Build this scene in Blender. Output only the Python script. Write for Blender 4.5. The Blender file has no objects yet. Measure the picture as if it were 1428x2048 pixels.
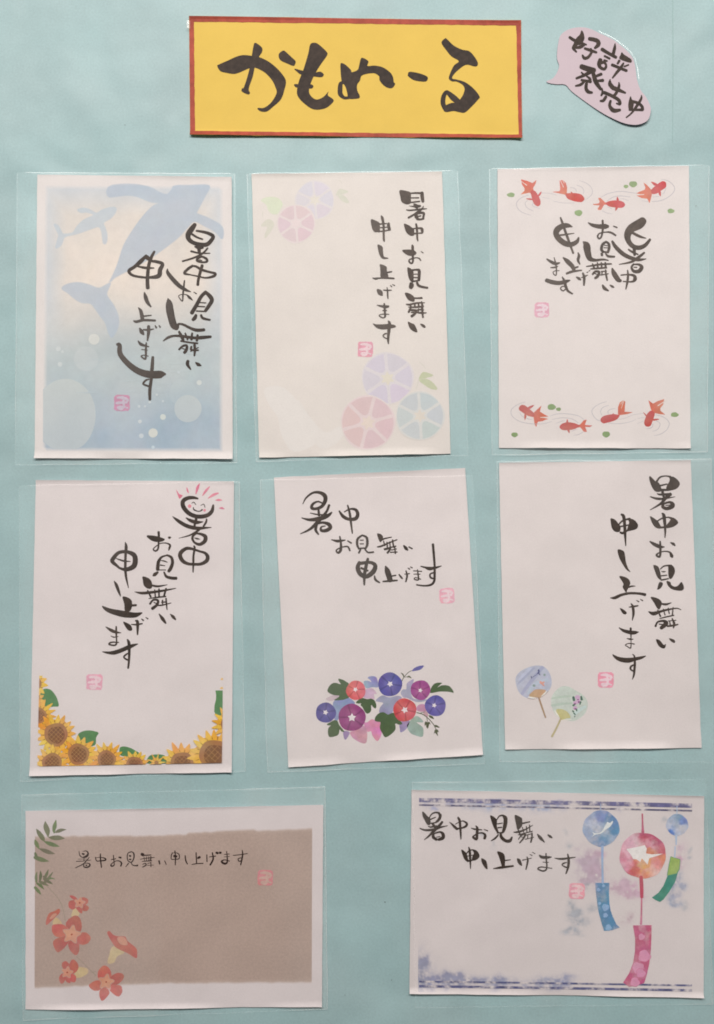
import bpy, math, random
from mathutils import Vector, noise
from mathutils.geometry import tessellate_polygon

# ------------------------------------------------------------------ camera, world, light
sc = bpy.context.scene
S = 0.000262                                   # metres per photograph pixel: a postcard is 100 x 148 mm
def W(px, py, h=0.0): return Vector(((px - 714) * S, -h, (1024 - py) * S))

cam_d = bpy.data.cameras.new('camera'); cam = bpy.data.objects.new('camera', cam_d); sc.collection.objects.link(cam)
DIST = 0.66
cam.location = (0, -DIST, 0); cam.rotation_euler = (math.radians(90), 0, 0)
cam_d.sensor_fit = 'VERTICAL'; cam_d.sensor_height = 36
cam_d.lens = 36 * DIST / (2048 * S)
cam_d.clip_start = 0.01; cam_d.clip_end = 50
sc.camera = cam

world = bpy.data.worlds.new('World'); sc.world = world; world.use_nodes = True
bg = world.node_tree.nodes['Background']
# a plain room: pale ceiling above, dimmer floor below
_wt = world.node_tree; _tc = _wt.nodes.new('ShaderNodeTexCoord'); _sp = _wt.nodes.new('ShaderNodeSeparateXYZ'); _mr = _wt.nodes.new('ShaderNodeMapRange')
_mr.interpolation_type = 'SMOOTHSTEP'; _mr.inputs[1].default_value = -0.5; _mr.inputs[2].default_value = 0.75; _mr.inputs[3].default_value = 0.03; _mr.inputs[4].default_value = 0.40
_wt.links.new(_tc.outputs['Generated'], _sp.inputs[0]); _wt.links.new(_sp.outputs['Z'], _mr.inputs[0]); _wt.links.new(_mr.outputs[0], bg.inputs[1])
bg.inputs[0].default_value = (1.0, 0.935, 0.89, 1)

def area(name, loc, target, sx, sy, power, col):
    d = bpy.data.lights.new(name, 'AREA'); d.shape = 'RECTANGLE'; d.size = sx; d.size_y = sy; d.energy = power; d.color = col
    o = bpy.data.objects.new(name, d); sc.collection.objects.link(o); o.location = loc
    o.rotation_euler = (Vector(target) - Vector(loc)).to_track_quat('-Z', 'Y').to_euler()
    return o
area('ceiling_lamp', (-0.06, -1.30, 0.86), (0.02, 0, 0), 1.3, 0.22, 20.2, (1.0, 0.925, 0.878))
area('far_ceiling_lamp', (0.9, -2.3, 1.5), (0, 0, 0), 1.2, 0.3, 4.0, (1.0, 0.92, 0.88))
sc.view_settings.view_transform = 'Standard'; sc.view_settings.look = 'None'
sc.view_settings.exposure = 0.0; sc.view_settings.gamma = 1.0
sc.cycles.transparent_max_bounces = 48
sc.cycles.filter_width = 1.8

# ------------------------------------------------------------------ colour
def lin(c):
    c /= 255.0
    return c / 12.92 if c <= 0.04045 else ((c + 0.055) / 1.055) ** 2.4
PAPER = (0.80, 0.78, 0.77)
def over(col, under, a): return tuple(col[i] * a + under[i] * (1 - a) for i in range(3)) + (1.0,)
def alb(rgb, white=(226, 214, 208)):
    """Print colour read off the photograph beside the paper's own white."""
    return tuple(max(.008, min(0.9, (lin(rgb[i]) / lin(white[i]) - .034) / .966 * PAPER[i])) for i in range(3)) + (1.0,)

# ------------------------------------------------------------------ materials
class NT:
    def __init__(s, name):
        s.m = bpy.data.materials.new(name); s.m.use_nodes = True; s.t = s.m.node_tree; s.t.nodes.clear()
        s.out = s.n('ShaderNodeOutputMaterial')
    def n(s, kind, **kw):
        nd = s.t.nodes.new(kind)
        for k, v in kw.items():
            if k in ('operation', 'blend_type', 'data_type', 'attribute_name', 'noise_dimensions', 'interpolation_type', 'feature'): setattr(nd, k, v)
            else: nd.inputs[k].default_value = v
        return nd
    def l(s, a, b): s.t.links.new(a, b)
    def noise(s, scale, detail=2.0, rough=0.5, vec=None, dist=0.0):
        nd = s.n('ShaderNodeTexNoise'); nd.inputs['Scale'].default_value = scale; nd.inputs['Detail'].default_value = detail
        nd.inputs['Roughness'].default_value = rough; nd.inputs['Distortion'].default_value = dist
        s.l(vec if vec else s.pos(), nd.inputs['Vector']); return nd.outputs['Fac']
    def pos(s):
        if not hasattr(s, '_p'): s._p = s.n('ShaderNodeNewGeometry').outputs['Position']
        return s._p
    def rng(s, v, a, b, c, d, smooth=False):
        nd = s.n('ShaderNodeMapRange')
        if smooth: nd.interpolation_type = 'SMOOTHSTEP'
        for i, x in enumerate((a, b, c, d)): nd.inputs[i + 1].default_value = x
        s.l(v, nd.inputs[0]); return nd.outputs[0]
    def math(s, op, a, b):
        nd = s.n('ShaderNodeMath', operation=op)
        for i, x in enumerate((a, b)):
            if isinstance(x, (int, float)): nd.inputs[i].default_value = x
            else: s.l(x, nd.inputs[i])
        return nd.outputs[0]
    def scale(s, col, f):
        nd = s.n('ShaderNodeVectorMath', operation='SCALE')
        if isinstance(col, tuple): nd.inputs[0].default_value = col[:3]
        else: s.l(col, nd.inputs[0])
        s.l(f, nd.inputs['Scale']); return nd.outputs[0]
    def mix(s, f, a, b, blend='MIX'):
        nd = s.n('ShaderNodeMix', data_type='RGBA', blend_type=blend)
        if isinstance(f, (int, float)): nd.inputs[0].default_value = f
        else: s.l(f, nd.inputs[0])
        for i, x in ((6, a), (7, b)):
            if isinstance(x, tuple): nd.inputs[i].default_value = x
            else: s.l(x, nd.inputs[i])
        return nd.outputs[2]
    def bump(s, h, strength, dist):
        nd = s.n('ShaderNodeBump'); nd.inputs['Strength'].default_value = strength; nd.inputs['Distance'].default_value = dist
        s.l(h, nd.inputs['Height']); return nd.outputs['Normal']

def sheet_material(name, col, grain=0.03, mottle=0.03, rough=0.6, wave=0.0022, spec=0.35, tint=None, gs=1400):
    k = NT(name)
    fine = k.noise(gs, 3, 0.65); big = k.noise(26, 3, 0.55); mid = k.noise(150, 2, 0.5)
    f = k.math('ADD', k.rng(fine, .25, .75, 1 - grain, 1 + grain), k.rng(big, .3, .7, -mottle, mottle))
    f = k.math('ADD', f, k.rng(mid, .3, .7, -mottle * .35, mottle * .35))
    c = k.scale(col, f)
    if tint: c = k.mix(k.rng(k.noise(17, 2, .5), .35, .65, 0, 1), c, k.scale(tint, f))
    b = k.n('ShaderNodeBsdfPrincipled'); k.l(c, b.inputs['Base Color'])
    b.inputs['Roughness'].default_value = rough; b.inputs['Specular IOR Level'].default_value = spec
    h = k.math('ADD', k.math('MULTIPLY', k.noise(13, 2, .45, dist=.3), 1.0), k.math('MULTIPLY', k.noise(45, 1, .4), .16))
    h = k.math('ADD', h, k.math('MULTIPLY', fine, 0.004))
    k.l(k.bump(h, 1.0, wave), b.inputs['Normal']); k.l(b.outputs[0], k.out.inputs[0])
    return k.m

def ink_material(name, col, spread=.35):
    k = NT(name)
    f = k.math('ADD', k.rng(k.noise(420, 4, .6), .3, .7, 1 - spread, 1 + spread), k.rng(k.noise(60, 2, .5), .3, .7, -.2, .2))
    b = k.n('ShaderNodeBsdfPrincipled'); k.l(k.scale(col, f), b.inputs['Base Color'])
    b.inputs['Roughness'].default_value = .62; b.inputs['Specular IOR Level'].default_value = .3
    k.l(b.outputs[0], k.out.inputs[0]); return k.m

def print_material(name, lo=.93, hi=1.07, scale=500, hue=0.0, blot=None, bscale=160, light=None, sat=(.8, 1.0)):
    """Printed colour: 'ink' is the print's own colour, 'fade' how much of the sheet it covers, 'ground' the sheet's colour there."""
    k = NT(name)
    a = k.n('ShaderNodeAttribute', attribute_name='ink'); fd = k.n('ShaderNodeAttribute', attribute_name='fade'); gr = k.n('ShaderNodeAttribute', attribute_name='ground')
    c = a.outputs['Color']
    nz = k.noise(scale, 3, .6)
    if hue:
        h = k.n('ShaderNodeHueSaturation'); k.l(c, h.inputs['Color'])
        k.l(k.rng(k.noise(110, 2, .5), .3, .7, .5 - hue, .5 + hue), h.inputs['Hue'])
        k.l(k.rng(k.noise(85, 2, .5), .3, .7, sat[0], sat[1]), h.inputs['Saturation']); c = h.outputs[0]
    if light: c = k.mix(k.rng(k.noise(bscale, 3, .6), .48, .72, 0, light), c, (.72, .66, .66, 1))
    c = k.scale(c, k.rng(nz, .3, .7, lo, hi))
    fac = fd.outputs['Fac']
    if blot: fac = k.math('MULTIPLY', fac, k.rng(k.noise(bscale, 4, .6), blot[0], blot[1], 0, 1, True))
    c = k.mix(fac, gr.outputs['Color'], c)
    c = k.scale(c, k.rng(k.noise(1200, 3, .65), .25, .75, .96, 1.04))
    b = k.n('ShaderNodeBsdfPrincipled'); k.l(c, b.inputs['Base Color']); b.inputs['Roughness'].default_value = .6; b.inputs['Specular IOR Level'].default_value = .35
    k.l(b.outputs[0], k.out.inputs[0]); return k.m

def film_material(name, haze=.02, gloss=1.0, rough=.07, wav=.0006, tr=.99):
    k = NT(name)
    t = k.n('ShaderNodeBsdfTransparent', Color=(tr, tr, tr, 1))
    d = k.n('ShaderNodeBsdfDiffuse', Color=(1.0, 1.0, .98, 1))
    g = k.n('ShaderNodeBsdfGlossy', Color=(1, 1, 1, 1), Roughness=rough)
    mp = k.n('ShaderNodeVectorMath', operation='MULTIPLY'); k.l(k.pos(), mp.inputs[0]); mp.inputs[1].default_value = (1.0, 1.0, .32)
    h = k.math('ADD', k.noise(20, 2, .45, dist=.4, vec=mp.outputs[0]), k.math('MULTIPLY', k.noise(80, 1, .5), .06))
    nb = k.bump(h, 1.0, wav); k.l(nb, g.inputs['Normal'])
    m1 = k.n('ShaderNodeMixShader'); k.l(k.rng(k.noise(17, 3, .5, vec=mp.outputs[0], dist=.5), .46, .62, 0.0, haze * 2.2), m1.inputs[0])  # patchy white haze mixed into the film imitates soft glare streaks
    k.l(t.outputs[0], m1.inputs[1]); k.l(d.outputs[0], m1.inputs[2])
    g.inputs['Color'].default_value = (gloss, gloss, gloss, 1)
    m2 = k.n('ShaderNodeAddShader'); k.l(m1.outputs[0], m2.inputs[0]); k.l(g.outputs[0], m2.inputs[1]); k.l(m2.outputs[0], k.out.inputs[0])
    return k.m

M = {}
M['board'] = sheet_material('teal_construction_paper', (.385, .58, .60), .085, .045, .45, .0050, .4, tint=(.41, .585, .605), gs=900)
M['ink'] = ink_material('brush_ink', (.046, .032, .024))
M['ink_grey'] = ink_material('faded_brush_ink', (.085, .066, .054), .3)
M['ink_brown'] = ink_material('brown_pen_ink', (.030, .014, .010), .3)
M['print'] = print_material('printed_colour')
M['wash'] = print_material('watercolour_print', .9, 1.1, 300, hue=.012)
M['leafwash'] = print_material('mixed_watercolour_print', .85, 1.12, 260, hue=.06, sat=(.7, 1.0))
M['pale'] = print_material('pale_watercolour_print', .97, 1.03, 260, hue=.006, sat=(.85, 1.0))
M['bleed'] = print_material('bleeding_watercolour_print', .88, 1.1, 300, hue=.015, light=.55, bscale=140)
M['blotch'] = print_material('blotted_watercolour_print', .85, 1.1, 300, hue=.015, blot=(.36, .66), bscale=170)
M['dry'] = print_material('dry_brush_print', .75, 1.25, 300, blot=(.32, .58), bscale=190)
M['film'] = film_material('clear_plastic_film', .026, .085, .09, wav=.0052)
M['film_back'] = film_material('clear_plastic_back_film', .03, .06, .15)
M['film_edge'] = film_material('plastic_seam', .06, .075, .25)
M['tape'] = film_material('clear_adhesive_tape', .16, .16, .25)

# ------------------------------------------------------------------ flat art builder
def catmull(pts, closed, sub):
    n = len(pts)
    if n < 3 or sub < 2: return [tuple(p) for p in pts]
    out = []
    for i in range(n if closed else n - 1):
        p1, p2 = pts[i], pts[(i + 1) % n]
        p0 = pts[i - 1] if (closed or i > 0) else p1
        p3 = pts[(i + 2) % n] if (closed or i + 2 < n) else p2
        for k in range(sub):
            t = k / sub; t2 = t * t; t3 = t2 * t
            out.append(tuple(0.5 * (2 * b + (c - a) * t + (2 * a - 5 * b + 4 * c - d) * t2 + (3 * b - a - 3 * c + d) * t3)
                             for a, b, c, d in zip(p0, p1, p2, p3)))
    if not closed: out.append(tuple(pts[-1]))
    return out

def clip_convex(poly, quad):
    """Cut a polygon with the inside of a convex clockwise (screen) polygon."""
    for i in range(len(quad)):
        (x0, y0), (x1, y1) = quad[i], quad[(i + 1) % len(quad)]
        side = lambda p: (x1 - x0) * (p[1] - y0) - (y1 - y0) * (p[0] - x0)
        out = []
        for j, p in enumerate(poly):
            q = poly[(j + 1) % len(poly)]; a, b = side(p), side(q)
            if a >= 0: out.append(p)
            if (a >= 0) != (b >= 0):
                t = a / (a - b); out.append((p[0] + (q[0] - p[0]) * t, p[1] + (q[1] - p[1]) * t))
        poly = out
        if len(poly) < 3: return []
    return poly

GROUND = [PAPER + (1.0,)]
class Art:
    """Printed or painted shapes lying on a sheet, in photograph pixels; h(px, py) is the sheet's height."""
    STEP = 6e-6
    def __init__(s, h, base=3e-5, rough=0.0, seed=1):
        s.h = h; s.base = base; s.v = []; s.f = []; s.c = []; s.a = []; s.k = 0; s.lv = 10
        s.view = (0, 0, 1.0); s.col = (.1, .1, .1, 1); s.alpha = 1.0; s.clip = None; s.feather = 0; s.ground = GROUND[0]; s.g = []; s.rough = rough; s.rnd = random.Random(seed)
    def V(s, x0, y0, sc_): s.view = (x0, y0, sc_); return s
    def ink(s, col, alpha=1.0): s.col = col; s.alpha = alpha; return s
    def P(s, x, y): return (s.view[0] + x / s.view[2], s.view[1] + y / s.view[2])
    def _z(s): s.k += 1; return s.base + (s.k % s.lv) * s.STEP
    def add(s, px, py, dz, col=None, a=None):
        s.v.append(W(px, py, s.h(px, py) + dz)); s.c.append(col or s.col); s.g.append(s.ground(px, py) if callable(s.ground) else s.ground); s.a.append(s.alpha if a is None else a); return len(s.v) - 1
    def poly_px(s, pts, col=None, feather=None, dz=None):
        if s.clip: pts = clip_convex(pts, s.clip)
        if len(pts) < 3: return
        q = [pts[0]]
        for p in pts[1:]:
            if abs(p[0] - q[-1][0]) + abs(p[1] - q[-1][1]) > .02: q.append(p)
        if len(q) > 3 and abs(q[0][0] - q[-1][0]) + abs(q[0][1] - q[-1][1]) < .02: q.pop()
        pts = q
        if len(pts) < 3: return
        dz = s._z() if dz is None else dz
        ids = [s.add(x, y, dz, col) for x, y in pts]
        for t in tessellate_polygon([[Vector((x, -y, 0)) for x, y in pts]]):
            s.f.append([ids[t[0]], ids[t[1]], ids[t[2]]])
        fe = s.feather if feather is None else feather
        if fe:
            ar = sum(pts[i][0] * pts[(i + 1) % len(pts)][1] - pts[(i + 1) % len(pts)][0] * pts[i][1] for i in range(len(pts)))
            sg = 1 if ar > 0 else -1; o = []
            for i in range(len(pts)):
                a, b = pts[i - 1], pts[(i + 1) % len(pts)]
                tx, ty = b[0] - a[0], b[1] - a[1]; L = math.hypot(tx, ty) or 1
                o.append(s.add(pts[i][0] + sg * ty / L * fe, pts[i][1] - sg * tx / L * fe, max(1e-6, dz - 3e-6 - 1e-7 * (i % 7)), col, 0.0))
            for i in range(len(pts)):
                j = (i + 1) % len(pts); s.f.append([ids[i], ids[j], o[j], o[i]])
    def fill(s, pts, smooth=True, **kw):
        q = [s.P(*p) for p in pts]
        if smooth: q = catmull(q, True, 4)
        if s.rough: q = [(x + s.rnd.uniform(-1, 1) * s.rough, y + s.rnd.uniform(-1, 1) * s.rough) for x, y in q]
        s.poly_px(q, **kw)
    def ellipse(s, cx, cy, rx, ry=None, wob=.04, n=26, rot=0, **kw):
        ry = ry or rx; cx, cy = s.P(cx, cy); rx /= s.view[2]; ry /= s.view[2]; ph = s.rnd.uniform(0, 6)
        q = []
        for i in range(n):
            t = 2 * math.pi * i / n; r = 1 + wob * math.sin(3 * t + ph) * .6 + wob * math.sin(5 * t + 2 * ph) * .4
            x, y = rx * r * math.cos(t), ry * r * math.sin(t)
            q.append((cx + x * math.cos(rot) - y * math.sin(rot), cy + x * math.sin(rot) + y * math.cos(rot)))
        if not callable(s.ground): s.poly_px(q, **kw); return
        # rings, so that colours that vary over the sheet are followed inside the shape
        fe = kw.get('feather', s.feather) or 0; dz = s._z(); m = len(q); lim = min(p[0] for p in s.clip) if s.clip else -1e9; ylim = max(p[1] for p in s.clip) - 4 if s.clip else 1e9
        rings = [(f, s.alpha) for f in (.2, .4, .6, .8, 1.0)] + ([(1 + fe / max(rx, .1), 0.0)] if fe else [])
        c0 = s.add(max(cx, lim), cy, dz); prev = None
        for f, al in rings:
            ids = [s.add(max(lim, cx + (x - cx) * f), min(ylim, cy + (y - cy) * f), dz, a=al) for x, y in q]
            for i in range(m):
                k = (i + 1) % m; s.f.append([c0, ids[i], ids[k]] if prev is None else [prev[i], prev[k], ids[k], ids[i]])
            prev = ids
    def stroke(s, pts, sub=6, caps=True):
        q = [s.P(x, y) + (w / s.view[2],) for x, y, w in pts]
        q = catmull(q, False, sub)
        r = [q[0]]
        for p in q[1:]:
            if math.hypot(p[0] - r[-1][0], p[1] - r[-1][1]) > .15: r.append(p)
        if len(r) < 2: return
        q = r; dz = s._z(); n = len(q); L = []; R = []
        for i in range(n):
            a, b = q[max(0, i - 1)], q[min(n - 1, i + 1)]
            tx, ty = b[0] - a[0], b[1] - a[1]; l = math.hypot(tx, ty) or 1
            w = max(.25, q[i][2]) / 2; nx, ny = -ty / l * w, tx / l * w
            if s.rough: nx *= 1 + s.rnd.uniform(-1, 1) * s.rough; ny *= 1 + s.rnd.uniform(-1, 1) * s.rough
            z = dz + i / n * s.STEP * .8
            L.append(s.add(q[i][0] + nx, q[i][1] + ny, z)); R.append(s.add(q[i][0] - nx, q[i][1] - ny, z))
        for i in range(n - 1): s.f.append([L[i], L[i + 1], R[i + 1], R[i]])
        if caps:
            for i, sg in ((0, -1), (n - 1, 1)):
                a, b = (q[0], q[1]) if i == 0 else (q[-2], q[-1])
                tx, ty = b[0] - a[0], b[1] - a[1]; l = math.hypot(tx, ty) or 1; tx /= l; ty /= l
                w = max(.25, q[i][2]) / 2
                if w < .4: continue
                arc = []
                for k in range(1, 6):
                    th = math.pi * k / 6; cx, cy = math.cos(th) * w, math.sin(th) * w * .8 * sg
                    arc.append(s.add(q[i][0] - ty * cx + tx * cy, q[i][1] + tx * cx + ty * cy, dz + (i > 0) * s.STEP * .8))
                s.f.append([L[i]] + arc + [R[i]])
    def run(s, text, keep=None):
        """V x y scale | s x y w ... | f x y ... (smooth fill) | p x y ... (straight fill) | e x y rx ry | C name (new part, yields)"""
        for line in text.replace(';', '\n').split('\n'):
            t = line.split('#')[0].replace(',', ' ').split()
            if not t: continue
            k = t[0]; v = [float(x) for x in t[1:]] if k != 'C' else None
            if k == 'V': s.V(*v)
            elif k == 's': s.stroke(list(zip(v[0::3], v[1::3], v[2::3])))
            elif k == 'f': s.fill(list(zip(v[0::2], v[1::2])))
            elif k == 'p': s.fill(list(zip(v[0::2], v[1::2])), smooth=False)
            elif k == 'e': s.ellipse(*v)
        return s
    def build(s, name, mat, parent, label=None):
        if not s.f: return None
        me = bpy.data.meshes.new(name)
        org = parent_world(parent)
        me.from_pydata([tuple(v - org) for v in s.v], [], s.f); me.update()
        if mat.name in PRINTS:
            a = me.attributes.new('ink', 'FLOAT_COLOR', 'POINT'); a.data.foreach_set('color', [x for c in s.c for x in c])
            b = me.attributes.new('fade', 'FLOAT', 'POINT'); b.data.foreach_set('value', s.a)
        if mat.name in PRINTS:
            g = me.attributes.new('ground', 'FLOAT_COLOR', 'POINT'); g.data.foreach_set('color', [x for c in s.g for x in c])
        me.materials.append(mat)
        o = bpy.data.objects.new(name, me); sc.collection.objects.link(o); o.parent = parent
        if label: o['label'] = label
        return o
PRINTS = {M[k].name for k in ('print', 'wash', 'leafwash', 'pale', 'bleed', 'blotch', 'dry')}

def parent_world(p):
    v = Vector((0, 0, 0))
    while p is not None: v += p.location; p = p.parent
    return v

def thing(name, label, cat, loc, group=None):
    o = bpy.data.objects.new(name, None); sc.collection.objects.link(o); o.location = loc; o.empty_display_size = .01
    o['label'] = label; o['category'] = cat
    if group: o['group'] = group
    return o
def mesh_part(name, verts, faces, mat, parent, smooth=False, label=None):
    me = bpy.data.meshes.new(name); org = parent_world(parent)
    me.from_pydata([tuple(Vector(v) - org) for v in verts], [], faces); me.update()
    if smooth:
        for p in me.polygons: p.use_smooth = True
    me.materials.append(mat); o = bpy.data.objects.new(name, me); sc.collection.objects.link(o)
    o.parent = parent
    if label: o['label'] = label
    return o

def bil(q, u, v):
    return tuple((q[0][i] * (1 - u) + q[1][i] * u) * (1 - v) + (q[3][i] * (1 - u) + q[2][i] * u) * v for i in (0, 1))
def inv_bil(q, x, y):
    u = v = .5
    for _ in range(6):
        p = bil(q, u, v); ex, ey = x - p[0], y - p[1]
        du = (q[1][0] - q[0][0], q[1][1] - q[0][1]); dv = (q[3][0] - q[0][0], q[3][1] - q[0][1])
        det = du[0] * dv[1] - du[1] * dv[0]
        u += (ex * dv[1] - ey * dv[0]) / det; v += (du[0] * ey - du[1] * ex) / det
    return u, v

def sheet(quad, parent, mat, name='sheet', z0=.0006, th=.0003, lift=.0013, seed=0, edge=.35, zone=.03):
    """A card with thickness whose lower edge curls a little; returns its height function."""
    ph = seed * 1.7
    def bend(u, v):
        e = max(0.0, (v - (1 - zone)) / zone); t = max(0.0, (zone * .6 - v) / (zone * .6))
        r = max(0.0, (u - (1 - zone)) / zone)
        return (lift * (e * e) * max(0, .55 + .45 * math.sin(u * 7 + ph) + .25 * math.sin(u * 17 + 2 * ph)) +
                lift * .35 * t * t * (.5 + .5 * math.sin(u * 6 + 2 * ph)) + lift * .35 * r * r * (.5 + .5 * math.sin(v * 8 + ph)))
    us = [i / 30 for i in range(31)]; vs = sorted({i / 30 for i in range(31)} | {1 - zone * k / 6 for k in range(7)} | {zone * .6 * k / 4 for k in range(5)})
    us = sorted(set(us) | {1 - zone * k / 4 for k in range(5)})
    V = []; nu, nv = len(us), len(vs)
    for s_ in (0, 1):
        for v in vs:
            for u in us:
                x, y = bil(quad, u, v)
                if v in (0, 1): y += edge * noise.noise(Vector((x * .03, v * 9 + seed, 0))) * 2
                if u in (0, 1): x += edge * noise.noise(Vector((y * .03, u * 9 + seed, 5))) * 2
                V.append(W(x, y, z0 + bend(u, v) + (th if s_ == 0 else 0)))
    F = []
    for j in range(nv - 1):
        for i in range(nu - 1):
            a = j * nu + i; F.append((a, a + nu, a + nu + 1, a + 1))
            b = a + nu * nv; F.append((b, b + 1, b + nu + 1, b + nu))
    N = nu * nv
    rim = [j * nu for j in range(nv)] + [(nv - 1) * nu + i for i in range(1, nu)] + [j * nu + nu - 1 for j in range(nv - 2, -1, -1)] + [i for i in range(nu - 2, 0, -1)]
    for k in range(len(rim)):
        a, b = rim[k], rim[(k + 1) % len(rim)]; F.append((a, a + N, b + N, b))
    mesh_part(name, V, F, mat, parent, smooth=False)
    def h(x, y):
        u, v = inv_bil(quad, x, y); return z0 + th + bend(min(1, max(0, u)), min(1, max(0, v)))
    return h

SEAL = ['s .20 .19 .12 .46 .17 .20 .74 .24 .20 .88 .34 .14 .74 .46 .08', 's .13 .53 .13 .40 .50 .20 .66 .47 .16 .84 .49 .09', 's .60 .26 .12 .61 .50 .18 .63 .70 .16 .52 .86 .19 .33 .86 .19 .25 .76 .12 .48 .72 .08 .70 .76 .10 .88 .82 .10']
def seal(h, x0, y0, x1, y1, parent, col, glyph, rot=0.0, seed=0):
    a = Art(h, 3e-5, seed=seed); w, ht = x1 - x0, y1 - y0; cx, cy = (x0 + x1) / 2, (y0 + y1) / 2
    pts = []
    for i in range(40):
        t = 2 * math.pi * i / 40; c, s_ = math.cos(t), math.sin(t); e = .34
        x = math.copysign(abs(c) ** e, c) * w / 2; y = math.copysign(abs(s_) ** e, s_) * ht / 2
        r = 1 + a.rnd.uniform(-.045, .045)
        pts.append((cx + (x * math.cos(rot) - y * math.sin(rot)) * r, cy + (x * math.sin(rot) + y * math.cos(rot)) * r))
    a.ink(col, .95).poly_px(pts, feather=.6)
    o = a.build('seal_mark', M['wash'], parent)
    b = Art(h, 9e-5, seed=seed + 1, rough=.22); b.ground = col; b.ink(glyph, .9)
    c, s_ = math.cos(rot), math.sin(rot)
    for line in SEAL:
        v = [float(t) for t in line.split()[1:]]
        q = [(cx + ((v[i] - .5) * w * c - (v[i + 1] - .5) * ht * s_), cy + ((v[i] - .5) * w * s_ + (v[i + 1] - .5) * ht * c), v[i + 2] * w) for i in range(0, len(v), 3)]
        b.stroke(q)
    b.build('seal_letter', M['print'], o)
    return o

def letters(text, h, parent, mat, name='brush_character', base=3e-5, rough=.05):
    """One object for each written character ('C' starts one)."""
    view = None; art = None; n = 0
    for line in text.replace(';', '\n').split('\n'):
        line = line.strip()
        if not line: continue
        if line[0] == 'C':
            if art: art.build(name, mat, parent)
            n += 1; art = Art(h, base, seed=n)
            art.rough = 0.0
            if view: art.run(view)
        elif line[0] == 'V':
            view = line; art and art.run(line)
        else:
            art.run(line)
    if art: art.build(name, mat, parent)
TITLE = '''
V 420 60 4.76
C ka
f 70 345 90 330 180 290 250 258 320 242 400 250 470 262 560 305 640 370 700 440 724 495 710 570 675 665 600 735 545 778 490 780 455 758 460 745 510 745 560 715 600 670 635 600 620 540 590 480 530 415 470 378 420 362 370 370 290 405 230 422 160 412 100 395
f 430 125 495 170 495 215 465 262 430 340 410 440 370 560 382 600 365 617 305 590 305 560 325 545 370 400 400 240 412 170
f 655 235 695 200 720 210 780 265 815 300 808 335 790 345 740 325 670 290
C mo
f 955 140 1000 125 1040 145 1110 210 1115 245 1070 310 1030 370 985 450 950 540 945 600 975 645 1020 665 1080 640 1128 590 1122 625 1170 660 1172 690 1100 748 990 760 900 705 840 640 828 580 850 480 890 380 935 230
f 805 372 890 392 990 408 1050 400 1083 425 1065 452 1000 448 870 428 830 402
f 802 520 870 520 960 520 985 540 960 562 870 548 820 550
V 680 60 4.76
C me
f 5 325 25 320 60 340 105 385 112 405 165 385 180 350 195 285 215 268 270 300 262 345 330 342 410 360 480 410 505 455 512 500 525 515 505 550 470 558 420 535 378 485 372 445 340 420 310 415 260 420 205 440 190 485 163 525 165 580 188 630 175 655 90 660 75 640 68 600 50 540 20 500 10 450 5 380
s 40 500 20 8 515 40 1 570 46 5 615 44 40 648 30 80 648 28
C dash
f 645 430 660 402 740 412 820 440 836 465 815 494 740 490 690 475 650 445
C ru
f 965 125 1000 83 1020 92 1080 150 1160 190 1225 203 1270 245 1310 310 1305 345 1275 350 1200 335 1130 380 1080 430 1068 465 1110 475 1190 500 1270 560 1328 635 1310 670 1240 745 1185 790 1130 785 1080 775 1010 785 985 765 1000 725 1060 697 1100 695 1135 672 1170 620 1185 565 1165 525 1110 495 1065 492 1035 465 1050 410 1085 340 1130 300 1060 255 1010 195
s 1130 690 50 1080 650 60 1040 612 45 1010 595 35 985 640 44 980 700 46 1000 755 40
'''
BUBBLE = '''
V 1080 40 5.95
C
f 490 130 515 160 525 235 480 300 430 300 400 280 430 220 470 180
s 350 212 34 400 245 38 470 275 40 548 300 20
s 440 270 60 405 320 45 395 345 35 430 385 22
s 385 338 12 470 330 40 520 300 36
s 585 230 45 640 240 50 685 260 50 690 300 50 650 340 30
s 530 345 30 600 368 36 668 392 28
s 600 350 28 610 390 30 570 448 36 525 460 38 502 425 22
C
s 890 285 10 885 340 36 865 420 40
s 735 355 45 800 395 40 900 450 38
s 765 435 26 825 465 28
s 760 485 26 795 495 22
s 715 480 50 700 530 50 715 570 40 760 590 36 785 560 30
s 715 520 36 760 510 34 785 545 26
f 970 390 1000 420 1082 475 1070 515 945 470 955 420
s 940 490 30 920 525 26
s 1050 540 18 1000 560 22
s 855 540 38 940 575 36 1025 610 36
s 990 520 22 960 570 38 910 630 34 860 695 20
C
s 490 560 60 560 585 66 640 605 60
s 600 620 50 520 665 38 430 700 28
s 490 630 20 520 660 28
s 630 640 45 660 740 54 720 830 36
s 650 680 30 725 650 38
s 680 730 28 745 725 40
s 545 670 15 590 705 34 590 745 28
s 490 720 28 600 740 36
s 420 790 20 480 775 34 520 740 30
s 550 760 36 545 820 42 570 860 44 615 870 30
C
s 830 715 14 830 770 50 870 820 52
s 880 820 55 940 845 45 1010 875 24
s 935 750 14 935 800 34 900 880 36 870 910 30
s 760 870 42 850 910 40 930 960 42 945 1010 34 905 1000 18
s 735 820 14 740 870 30 725 905 24
s 780 920 36 750 965 36 715 970 26
s 835 970 30 825 1030 38 870 1085 52 945 1080 34
C
f 1070 915 1090 960 1110 990 1100 1065 1075 1090 1048 1070 1045 1000
s 1080 975 36 1160 1000 36 1205 1040 36 1210 1080 40
s 1060 1075 35 1130 1080 30 1210 1080 38
s 1200 905 10 1195 950 30 1140 1040 34 1080 1120 22 1020 1170 18
'''
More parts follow.
